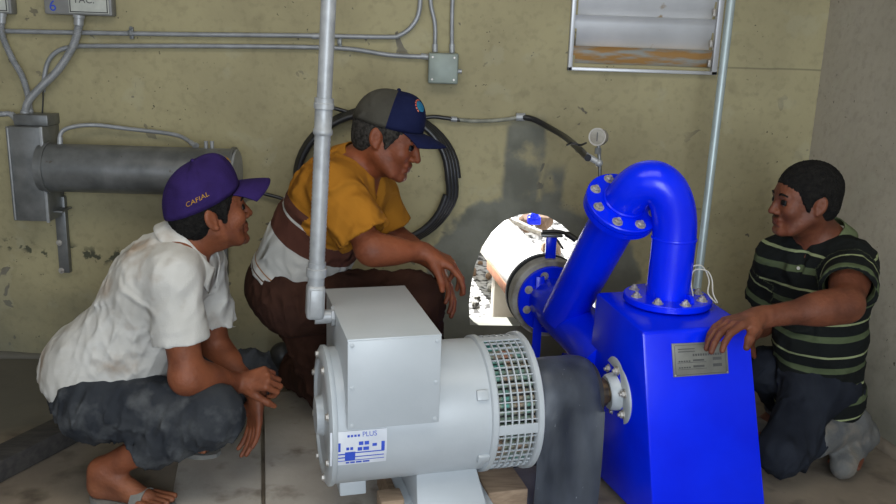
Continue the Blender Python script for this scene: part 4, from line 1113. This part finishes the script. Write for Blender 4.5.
def shirt(J, s, B, fr3, m, parent, name, hemz, slv, seed, amp=.008, scale=(1, 1), skirt=None, attr=None, res=.0058, lower=None, slr=(.066, .078), openf=True):
    lat, fr, spn, TL = fr3; R = np.stack([lat, fr, spn], 1); S = Sdf()
    sx, sy = scale
    for (z, a, b, c) in ((.02, .155*sx, .122*sy, .13), (.35, .158*sx, .128*sy, .17), (.70, .175*sx, .125*sy, .18)): S.ell(B(0, 0, z), A(a, b, c)*s, R, .07)
    if lower: 
        for q in lower: S.ell(*q)
    S.cone(J['shL']+(J['shR']-J['shL'])*.16, J['shR']+(J['shL']-J['shR'])*.16, .068*s, .068*s, .05)
    for q in 'LR':
        S.cone(J['neck']-spn*.055*s, J['sh'+q]+un(J['el'+q]-J['sh'+q])*.02, .062*s, .066*s, .05)
        d_ = un(J['el'+q]-J['sh'+q]); L_ = np.linalg.norm(J['el'+q]-J['sh'+q])*slv; e = J['sh'+q]+d_*L_
        S.cone(J['sh'+q], e+d_*.02, slr[0]*s, slr[1]*s, .035, cut=(e, d_))
    # openings
    for q in 'LR':
        d_ = un(J['el'+q]-J['sh'+q]); L_ = np.linalg.norm(J['el'+q]-J['sh'+q])*slv; e = J['sh'+q]+d_*L_
        S.cone(e-d_*.035, e+d_*.05, (slr[1]-.022)*s, (slr[1]-.016)*s, .003, 's')
    S.plane(B(0, 0, hemz), -spn+A(0, 0, 0))
    up = un(J['head']-J['neck']); S.cone(J['neck']-up*.01-spn*.0, J['neck']+up*.10, .056*s, .09*s, .006, 's')
    if openf: S.cone(J['neck']+fr*.10*s+up*.03, J['neck']+fr*.115*s-spn*.10*s, .045*s, .004*s, .006, 's')
    V_, Q_ = S.mesh(res, folds(seed, un(spn*.6+lat*.5+fr*.3), amp, 34))
    at = {}
    if attr: at['band'] = attr(V_)
    return vq_obj(name, V_, Q_, m, parent, attrs=at)
def sleeve_coord(V_, J, q, reach=.115):
    a, b = J['sh'+q], J['el'+q]; d = b-a; L_ = np.linalg.norm(d); d = d/L_
    t = (V_-a)@d; r = np.linalg.norm(V_-a-t[:, None]*d, axis=1)
    return t, r, (t > .045) & (r < reach) & (t < L_)
def trousers(J, s, m, parent, name, cuff, seed, amp=.009, hipr=.112, waist=None, rt=(.108, .082), rc=(.078, .070), B=None, res=.0062, extra=None):
    S = Sdf(); p = J['pel']
    if B: lat, fr, spn, TL = B[1]; S.ell(B[0](0, 0, .03), A(.158, .128, .13)*s, np.stack([lat, fr, spn], 1), .06)
    for q in 'LR':
        S.cone(p, J['hip'+q], (hipr+.004)*s, hipr*s, .05)
        S.cone(J['hip'+q], J['kn'+q], rt[0]*s, rt[1]*s, .04)
        S.ball(J['kn'+q], rt[1]*s*1.02, .03)
        d_ = un(J['an'+q]-J['kn'+q]); L_ = np.linalg.norm(J['an'+q]-J['kn'+q]); cf = cuff[q] if isinstance(cuff, dict) else cuff
        e = J['kn'+q]+d_*L_*cf
        S.cone(J['kn'+q], e+d_*.01, rc[0]*s, rc[1]*s, .025, cut=(e, d_))
    for q in 'LR':
        d_ = un(J['an'+q]-J['kn'+q]); L_ = np.linalg.norm(J['an'+q]-J['kn'+q]); cf = cuff[q] if isinstance(cuff, dict) else cuff
        e = J['kn'+q]+d_*L_*cf; S.cone(e-d_*.03, e+d_*.05, (rc[1]-.014)*s, (rc[1]-.004)*s, .003, 's')
    if extra: extra(S)
    V_, Q_ = S.mesh(res, folds(seed, un(J['knR']-J['hipR']), amp, 46))
    return vq_obj(name, V_, Q_, m, parent)
def collar(J, s, B, fr3, parent, m, name='collar', tilt=0, h=.040, r=.068, gap=.30, drop=.045, attr=None):
    lat, fr, spn, TL = fr3; up = un(un(J['head']-J['neck'])*.6+spn*.4); n2 = un(fr-up*(fr@up)); l2 = np.cross(n2, up)
    c = J['neck']+up*.0
    def fn(u, v):
        a = gap+(2*PI-2*gap)*u; front = math.cos(a)
        rr = r*s+(.004+.028*s*v); rz = up*((1-v)*h*.9*s-.012*s-(drop*max(front, 0)**1.5)*s-v*.012*s)
        tip = (max(front, 0)**6)*v*.03*s
        return c+n2*(rr*math.cos(a)*1.05+.008+max(front, 0)*.042*s)+l2*rr*math.sin(a)*1.08+rz-up*tip
    mb = MB(); mb.sheet(fn, 40, 6, .004)
    return mb.build(name, m, parent, angle=None)
def cap(parent, L, hs, m_back, m_front, m_bill, split, tilt=.0, bill_len=.078, tall=.0, name='cap', droop=.026):
    """baseball cap: six-panel crown, sweatband edge, curved bill, button"""
    rz = lambda ph: 1
    def crown(th, ph, off=0):
        # th 0 top..pi/2 rim; ph around, 0 = front
        x, y = math.sin(ph), math.cos(ph); r_ = math.sin(th)**.82; z = math.cos(th)**.9
        fr_ = max(y, 0)
        seam = 1-.012*math.exp(-((((ph+PI) % (PI/3))-PI/6 if 0 else min((ph % (PI/3)), PI/3-(ph % (PI/3))))/.05)**2)
        X = (.0835+off)*x*r_*seam; Y = -.012+(.108+off)*y*r_*seam; Z = .030+(.104+tall+off)*z*seam+.010*fr_*math.sin(2*th)
        Z += tilt*(Y+.012)
        return L(X, Y, Z)
    mb = MB(); nph = 72; nth = 20
    vs = []; fs = []; mi = []
    for i in range(nth+1):
        for k in range(nph): vs.append(crown(PI/2*max(i, .001)/nth, 2*PI*k/nph))
    for i in range(nth):
        for k in range(nph):
            ph = 2*PI*(k+.5)/nph; fs.append((i*nph+k, (i+1)*nph+k, (i+1)*nph+(k+1) % nph, i*nph+(k+1) % nph)); mi.append(1 if math.cos(ph) > split else 0)
    # turned-in edge
    b = len(vs)
    for k in range(nph):
        ph = 2*PI*k/nph; vs.append(L(.0795*math.sin(ph), -.012+.103*math.cos(ph), .033+tilt*(.103*math.cos(ph))))
    for k in range(nph): fs.append((nth*nph+k, b+k, b+(k+1) % nph, nth*nph+(k+1) % nph)); mi.append(0)
    mb.v = [tuple(v) for v in vs]; mb.f = fs; mb.mi = mi
    c = mb.build(name, [m_back, m_front], parent, angle=None)
    mb = MB()
    def bill(u, v):
        a = (u-.5)*2.0; w_ = math.sin(a)*.0835
        y0 = -.012+.107*math.cos(a*.86); ext_ = bill_len*(math.cos(a*.93)**.75 if abs(a*.93) < PI/2 else 0)
        x = w_*(1+.02*v); y = y0+ext_*v
        z = .033+tilt*(y0+.012)-droop*(x/.08)**2*(.3+v)-.012*v*v+.002
        return L(x, y, z)
    mb.sheet(bill, 28, 8, .0045*hs); mb.build('bill', m_bill, c, angle=None)
    mb = MB(); mb.ball(crown(0.001, 0, .002), .0065*hs, 10); mb.build('button', m_front, c, angle=None)
    return c, crown
def hair_cap(parent, L, R, hs, m, mode, name='hair', tl=0):
    S = Sdf()
    g = .007
    S.ell(L(0, -.014, .036), A(.074+g, .097+g, .084+g)*hs, R, .01)
    S.ell(L(0, -.045, -.015), A(.064+g, .056+g, .060)*hs, R, .02)
    for x in (-1, 1): S.cone(L(.069*x, .030, .02), L(.071*x, .022, -.022), .010*hs, .006*hs, .012)
    if mode == 'cap': S.plane(L(0, -.012, .050), R@un(A(0, -tl, 1)))
    S.ell(L(0, .128, -.025), A(.16, .076, .092)*hs, R, .006, 's')          # open face
    for x in (-1, 1): S.ell(L(.082*x, -.006, -.012), A(.02, .019, .027)*hs, R, .006, 's')
    S.ell(L(0, .035, -.105), A(.12, .085, .082)*hs, R, .01, 's'); S.ell(L(0, -.05, -.11), A(.12, .09, .045)*hs, R, .01, 's')
    if mode == 'cap': pass
    rg = np.random.RandomState(2)
    V_, Q_ = S.mesh(.0036, lambda p: .0022*np.sin(p[:, 0]*400+np.sin(p[:, 2]*300)*2)*np.sin(p[:, 1]*380+p[:, 2]*350))
    return vq_obj(name, V_, Q_, m, parent)
def sandal(parent, he, to, s, m):
    fd = un((to-he)*A(1, 1, 0)); sd = np.cross(fd, W); c = (he+to)/2
    hl, tl = he, to
    def fn(u, v):
        t = u; w_ = (.040+.013*math.sin(PI*t*.9))*s*(1-(2*abs(t-.5))**6*.7)
        p = hl-fd*.03*s+(tl-hl+fd*.055*s)*t; return A(p[0], p[1], p[2])+sd*w_*(2*v-1)+W*(-.026*s)
    mb = MB(); mb.sheet(fn, 20, 4, .016*s); so_ = mb.build('sandal', m, parent)
    mb = MB(); q = hl+(tl-hl)*.62
    def st(u, v):
        a = PI*u; return q+sd*math.cos(a)*.047*s+W*(math.sin(a)*.052*s-.024*s)+fd*(v-.5)*.035*s
    mb.sheet(st, 16, 2, .004); mb.build('strap', m, so_); return so_

FAB = dict(rough=.9, bump=.2, bscale=260, spec=.12, crease=.9)
SK1 = skin('weathered_brown_skin', (.215, .068, .030), (.13, .040, .019))
SK2 = skin('tanned_brown_skin', (.20, .056, .022), (.12, .033, .014))
SK3 = skin('dark_brown_skin', (.145, .046, .022), (.085, .027, .014))
WSHIRT = mat('off_white_cotton', (.50, .49, .465), (.41, .395, .365), 5, dirt=(.27, .20, .14), dscale=7, dth=.57, dw=.2, **FAB)
DENIM1 = mat('dusty_charcoal_denim', (.021, .024, .030), (.036, .039, .044), 9, dirt=(.075, .079, .083), dscale=13, dth=.50, dw=.22, **FAB)
DENIM3 = mat('dark_navy_denim', (.011, .013, .019), (.018, .021, .029), 9, **FAB)
BROWNT = mat('brown_trouser_cloth', (.045, .019, .012), (.030, .013, .009), 7, **FAB)
PURPLE = mat('purple_cap_cloth', (.027, .014, .088), (.020, .010, .062), 14, **FAB)
NAVY = mat('navy_cap_cloth', (.007, .010, .040), (.005, .007, .03), 14, **FAB)
CAPG = mat('grey_cap_cloth', (.055, .052, .042), (.045, .042, .035), 14, **FAB)
YEL = mat('gold_embroidery', (.36, .19, .03), (.30, .15, .02), 50, **FAB)
PATCHM = mat('teal_badge', (.02, .16, .24), (.02, .08, .22), 60, **FAB)
PATCHR = mat('red_badge_lettering', (.45, .08, .06), (.5, .2, .12), 60, **FAB)
OLIVE = mat('olive_collar_knit', (.12, .145, .075), (.10, .12, .06), 30, **FAB)
MUST = mat('mustard_knit', (.34, .14, .015), (.28, .115, .012), 12, **FAB)
SOLE = mat('grey_rubber_sole', (.13, .13, .12), (.19, .185, .17), 20, .8)
BOOT = mat('muddy_grey_boot', (.075, .078, .082), (.11, .108, .10), 12, .85, 0, .3, 60, dirt=(.16, .14, .115), dscale=15, dth=.5, dw=.2)
PALE = (.9, .9, .9)
mustm = attr_ramp(mat('banded_knit_polo', (.95, .95, .95), (.82, .82, .82), 9, **FAB), 'band',
    [(0, (.46, .45, .42)), (.10, (.10, .05, .03)), (.108, (.46, .45, .42)), (.135, (.30, .14, .06)), (.143, (.46, .45, .42)), (.36, (.085, .032, .022)), (.50, (.46, .45, .42)), (.512, (.085, .032, .022)), (.585, (.33, .135, .014))])
ST = (.009, .0105, .010); OL = (.075, .095, .048); LI = (.24, .27, .14)
stops = []; x = 0.0
for i in range(8):
    for w_, c_ in ((.028, ST), (.025, OL), (.039, ST), (.007, LI), (.022, ST)): stops.append((min(x, .999), c_)); x += w_
stops = [q for q in stops if q[0] < .99][:31]
stripem = attr_ramp(mat('striped_polo_knit', (.98, .98, .98), (.85, .85, .85), 12, **FAB), 'band', stops)

def fz(px, py, z): return PZ(px, py, z)
def hv(px, py, Y, px2, py2, Y2): return un(P(px2, py2, Y2)-P(px, py, Y))
# ---------------- man in white shirt, purple cap (squatting, facing right)
J = dict(pel=P(96, 386, 2.60), neck=P(188, 238, 2.60), head=P(209, 211, 2.60), face=(.90, .46, .20), up=(-.15, -.10, 1),
    shR=P(172, 274, 2.45), shL=P(200, 262, 2.76), elR=P(188, 377, 2.42), elL=P(216, 352, 2.78), wrR=P(239, 383, 2.57), wrL=P(257, 394, 2.62),
    hipR=P(98, 402, 2.50), hipL=P(110, 388, 2.70), knR=P(212, 414, 2.43), knL=P(249, 378, 2.76), anR=P(112, 470, 2.47), anL=P(160, 430, 2.82))
J['heR'] = PZ(100, 489, .050); J['toR'] = PZ(168, 503, .040); J['heL'] = PZ(150, 432, .055); J['toL'] = PZ(212, 446, .046)
J['anR'] = J['heR']+A(.01, .0, .065); 
s1 = 1.06
def tint1(V_, loc, col):
    m_ = np.exp(-((loc[:, 0]/.030)**4))*np.exp(-((loc[:, 2]+.049)/.008)**4)*(loc[:, 1] > .08)
    col = col*(1-m_[:, None]*.88)
    st_ = np.clip((-.045-loc[:, 2])/.03, 0, 1)*(loc[:, 1] > .02)*(np.abs(loc[:, 0]) < .08)*(loc[:, 2] > -.14); col = col*(1-.22*st_[:, None])
    ft = np.clip(((.16-V_[:, 2])/.1), 0, 1); return col*(1-ft[:, None]*A(-.25, -.55, -.75)*.6)
hds = [dict(wr=J['wrR'], d=hv(239, 383, 2.57, 262, 379, 2.56), n=A(-.05, .8, -1), s=s1, side=-1, curl=(1.1, 1.2, .7), spread=.05, thumb=(.7, .5, .5)),
       dict(wr=J['wrL']+A(0, 0, -.005), d=hv(257, 394, 2.62, 252, 440, 2.58), n=A(-.75, -.55, 0), s=s1, side=1, curl=(.10, .22, .2), spread=.16, thumb=(.85, .5, .35))]
p1, b1, R1, L1, B1, f1 = figure('person', 'man in dirty white shirt and purple cap squatting at left, wrists crossed', J, s1, 1.13, PZ(120, 480, 0), SK1, hds, tint1, 1.12)
J1 = J
shirt(J, s1, B1, f1, WSHIRT, p1, 'shirt', -.08, .66, 11, .017, (1.05, 1.08), slr=(.070, .082),
      lower=[(B1(0, -.03, .10), A(.165, .155, .16)*s1, np.stack(f1[:3], 1), .06), (B1(0, .06, .30), A(.13, .12, .16)*s1, np.stack(f1[:3], 1), .06)])
collar(J, s1, B1, f1, p1, WSHIRT, r=.067)
trousers(J, s1, DENIM1, p1, 'trousers', {'R': .62, 'L': .8}, 21, .024, B=(B1, f1), rt=(.112, .088), rc=(.085, .075))
hair_cap(p1, L1, R1, 1.13, HAIR, 'cap', tl=.22)
c1_, cr1 = cap(p1, L1, 1.13, PURPLE, PURPLE, PURPLE, .2, tilt=.22, bill_len=.088, tall=.010, droop=.026)
mb = MB(); n_ = 5
# star badge on the front and lettering on the near side of the cap
def on_crown(ph, th, off): return cr1(th, ph, off)
vs = []; 
for k in range(10):
    r_ = .16 if k % 2 == 0 else .075; vs.append(on_crown(.18+r_*math.sin(2*PI*k/10)*1.1, .95-r_*math.cos(2*PI*k/10), .003))
vs.append(on_crown(.18, .95, .004)); mb.add(vs, [(k, (k+1) % 10, 10) for k in range(10)]); mb.build('star_badge', YEL, c1_, angle=None)
v, f = text_mb('CAFIAL', (0, 0, 0), (1, 0, 0), (0, 0, 1), 1, 0)
xs = [q[0] for q in v]; w_ = max(xs); mb = MB()
mb.add([on_crown(PI/2+.55-(q[0]/w_)*.62, 1.38-(q[2])*.15-.04*(q[0]/w_), .0022) for q in v], f); mb.build('lettering', YEL, c1_, fix=False, angle=None)
sandal(p1, J['heR'], J['toR'], s1, SOLE)
sandal(p1, J['heL'], J['toL'], s1, SOLE)
mb = MB(); wd = un(J['wrL']-J['elL']); 
xb, yb, _ = basis(un(P(252, 440, 2.58)-P(257, 394, 2.62))); cbr = J['wrL']+un(P(252, 440, 2.58)-P(257, 394, 2.62))*.006
mb.tube([cbr+(xb*math.cos(a)+yb*math.sin(a))*.031 for a in [2*PI*k/24 for k in range(24)]], .0035, 8, closed=True); mb.build('bracelet', BLACK, p1)

# ---------------- man in mustard polo, navy cap (crouching behind, facing right)
s2 = 1.10
J = dict(pel=P(287, 286, 2.98), neck=P(360, 163, 2.90), head=P(388, 137, 2.84), face=(.92, -.25, -.28), up=(.3, 0, 1),
    shR=P(334, 186, 2.74), shL=P(372, 190, 3.02), elR=P(372, 250, 2.66), elL=P(392, 238, 3.02), wrR=P(424, 252, 2.72), wrL=P(434, 262, 2.92),
    hipR=P(294, 300, 2.88), hipL=P(300, 296, 3.08), knR=P(412, 302, 2.88), knL=PZ(335, 388, .135), anR=P(428, 395, 2.98), anL=PZ(292, 366, .09))
J['heR'] = A(J['anR'][0]-.02, J['anR'][1]+.03, .078); J['toR'] = J['heR']+A(.19, -.12, -.004); J['anR'][2] = .155
J['heL'] = J['anL']+A(-.04, 0, .05); J['toL'] = J['heL']+A(-.02, .05, -.09)*1.0+A(0, .06, 0); J['toL'][2] = .05
def tint2(V_, loc, col):
    st_ = np.clip((-.04-loc[:, 2])/.03, 0, 1)*(loc[:, 1] > .02)*(np.abs(loc[:, 0]) < .08)*(loc[:, 2] > -.14); return col*(1-.15*st_[:, None])
hds = [dict(wr=J['wrR'], d=hv(424, 252, 2.72, 446, 262, 2.72), n=A(-.35, .1, -1), s=s2, side=-1, curl=(.55, .45, .3), spread=.14, thumb=(.75, .5, .4), fade=(.8, 1, 1.1, 1.25)),
       dict(wr=J['wrL'], d=hv(434, 262, 2.92, 446, 282, 2.88), n=A(-.8, 0, -.3), s=s2, side=1, curl=(.25, .35, .3), spread=.10)]
p2, b2, R2, L2, B2, f2 = figure('person', 'man in mustard banded polo and navy cap crouching by the wall', J, s2, 1.13, PZ(330, 390, 0), SK2, hds, tint2, .98)
def band2(V_):
    lat, fr, spn, TL = f2
    return np.clip(((V_-J['pel'])@spn)/TL*.86+.02, 0, 1)*1.0
def band2b(V_):
    o_ = band2(V_)
    for q in 'LR':
        t, r, mk = sleeve_coord(V_, J, q, .17); o_ = np.where(mk & (t > (.02 if q == 'R' else .08)), .9, o_)
    return o_
shirt(J, s2, B2, f2, mustm, p2, 'polo_shirt', .07, .80, 31, .014, (1.10, 1.14), attr=band2b, slr=(.074, .088))
collar(J, s2, B2, f2, p2, MUST, r=.068)
for k in range(3):
    q = B2(0, .128+.012*k*0, .80-.07*k); mb = MB(); mb.lathe(q, f2[1], [(0, 0), (0, .006), (.003, .006), (.003, 0)], 12); mb.build('button', CREAM, p2)
trousers(J, s2, BROWNT, p2, 'trousers', {'R': .86, 'L': .86}, 41, .022, .116, B=(B2, f2), rt=(.114, .098), rc=(.092, .080))
hair_cap(p2, L2, R2, 1.13, HAIRG, 'cap', tl=.06)
c2_, cr2 = cap(p2, L2, 1.13, CAPG, NAVY, NAVY, .18, tilt=.06, bill_len=.080, tall=.004, droop=.018)
mb = MB(); cpx = .30
def disc(r0, r1, off, a0=0, a1=2*PI, c_=(.34, .86)):
    g = []; n_ = 20
    for i in range(n_+1):
        a = a0+(a1-a0)*i/n_
        for r_ in (r0, r1): g.append(cr2(c_[1]-r_*math.cos(a), c_[0]+r_*1.25*math.sin(a), off))
    return g, [(2*i, 2*i+1, 2*i+3, 2*i+2) for i in range(n_)]
mb.add(*disc(.001, .17, .002)); bd = mb.build('badge', PATCHM, c2_, angle=None)
mb = MB(); 
for k in range(7): mb.add(*disc(.185, .235, .0025, -.3+k*.42, -.3+k*.42+.28))
mb.build('badge_lettering', PATCHR, c2_, angle=None, fix=False)
for q in 'RL':
    S = Sdf(); he, to, an = J['he'+q], J['to'+q], J['an'+q]; S.cone(he, to, .042*s2, .036*s2, .03).cone(an, he, .05*s2, .044*s2, .03)
    V_, Q_ = S.mesh(.006); vq_obj('shoe', V_, Q_, BLACK, p2)

# ---------------- man in striped polo (kneeling at right, facing left, hand on the housing)
s3 = 1.06
hp, _ = on_front(727, 334)
J = dict(pel=P(818, 388, 2.86), neck=P(821, 234, 2.82), head=P(805, 200, 2.78), face=(-.97, -.06, -.02), up=(.05, 0, 1),
    shL=P(852, 262, 2.70), shR=P(778, 258, 2.92), elL=P(846, 305, 2.50), elR=P(765, 318, 3.02), wrL=P(757, 318, 2.44), wrR=P(752, 332, 2.86),
    hipL=P(818, 382, 2.82), hipR=P(812, 388, 2.96), knL=P(782, 450, 2.66), knR=P(768, 370, 2.98), anL=P(850, 421, 2.80), anR=P(782, 440, 3.02))
J['heL'] = P(862, 434, 2.84); J['toL'] = PZ(843, 466, .05)
J['heR'] = A(J['anR'][0]+.03, J['anR'][1], .04); J['toR'] = J['heR']+A(-.22, -.03, 0); J['anR'][2] = .12
hds = [dict(wr=J['wrL'], d=hv(757, 316, 2.45, 724, 324, 2.38), n=A(-.1, -.25, -1), s=s3*1.16, side=1, curl=(.30, .42, .30), spread=.035, thumb=(.9, .45, .25), tcurl=.2),
       dict(wr=J['wrR'], d=A(-.5, .3, -.8), n=A(.3, -.3, -.2), s=s3, side=-1, curl=(.4, .5, .4))]
def tint3(V_, loc, col):
    m_ = np.exp(-((loc[:, 0]/.026)**4))*np.exp(-((loc[:, 2]+.050)/.006)**4)*(loc[:, 1] > .08); col = col*(1-m_[:, None]*.7)
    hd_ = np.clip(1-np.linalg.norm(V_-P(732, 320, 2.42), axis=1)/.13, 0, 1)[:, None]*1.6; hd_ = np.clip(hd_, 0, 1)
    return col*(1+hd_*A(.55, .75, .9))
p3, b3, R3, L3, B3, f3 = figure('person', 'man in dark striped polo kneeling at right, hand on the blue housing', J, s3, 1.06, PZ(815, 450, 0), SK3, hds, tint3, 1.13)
def band3(V_):
    lat, fr, spn, TL = f3
    o_ = ((V_-J['pel'])@spn+.15)
    for q in 'LR':
        t, r, mk = sleeve_coord(V_, J, q, .105); o_ = np.where(mk & (t > .05), t+.02, o_)
    return np.clip(o_, 0, .989)
shirt(J, s3, B3, f3, stripem, p3, 'polo_shirt', -.15, .66, 51, .013, (1.0, 1.03), lower=[(B3(0, .0, -.10), A(.140, .115, .13)*s3, np.stack(f3[:3], 1), .06)], attr=band3, res=.005, slr=(.070, .088))
collar(J, s3, B3, f3, p3, OLIVE, r=.069, drop=.07)
trousers(J, s3, DENIM3, p3, 'trousers', {'L': .42, 'R': .86}, 61, .020, .098, B=(B3, f3), rt=(.100, .076), rc=(.074, .066))
mb = MB(); q = B3(0, .128, .86); mb.lathe(q, f3[1], [(0, 0), (0, .006), (.003, .006), (.003, 0)], 12); mb.build('button', CREAM, p3)
hair_cap(p3, L3, R3, 1.06, HAIR, 'short')
for q in 'LR':
    S = Sdf(); he, to, an, kn = J['he'+q], J['to'+q], J['an'+q], J['kn'+q]
    up_ = an+(kn-an)*(.62 if q == 'L' else .2)
    S.cone(he, to, .050*s3, .043*s3, .03).cone(an, he, .056*s3, .052*s3, .03).cone(up_, an, .072*s3, .060*s3, .03, cut=(up_, un(up_-an)))
    V_, Q_ = S.mesh(.0058, folds(70, un(an-kn), .009, 34)); vq_obj('boot', V_, Q_, BOOT, p3)


# ================================================================== LIGHT
w = bpy.data.worlds.new('sky'); SC.world = w; w.use_nodes = True
bg = w.node_tree.nodes['Background']; bg.inputs[0].default_value = (.80, .88, 1.0, 1); bg.inputs[1].default_value = 1.5
def area(name, loc, target, sx, sy, power, col):
    l = bpy.data.lights.new(name, 'AREA'); l.shape = 'RECTANGLE'; l.size = sx; l.size_y = sy; l.energy = power; l.color = col
    o = bpy.data.objects.new(name, l); COL.objects.link(o); o.location = loc
    o.rotation_euler = (Vector(target)-Vector(loc)).to_track_quat('-Z', 'Y').to_euler(); return o
area('doorway_daylight', (.45, -1.4, 1.25), (.1, 2.4, .45), 1.5, 1.8, 88, (.84, .93, 1))
area('added_ceiling_fill', (-.2, 1.5, 2.7), (-.2, 1.75, 0), 2.4, 1.0, 30, (1, .95, .84))  # added warm fill standing in for bounced daylight; no lamp hangs here
s = bpy.data.lights.new('sun', 'SUN'); s.energy = 22; s.angle = .01; so = bpy.data.objects.new('sun', s); COL.objects.link(so)
so.rotation_euler = (math.radians(-36), math.radians(-16), 0)
SC.view_settings.view_transform = 'Standard'; SC.view_settings.look = 'None'; SC.view_settings.exposure = 0; SC.view_settings.gamma = 1
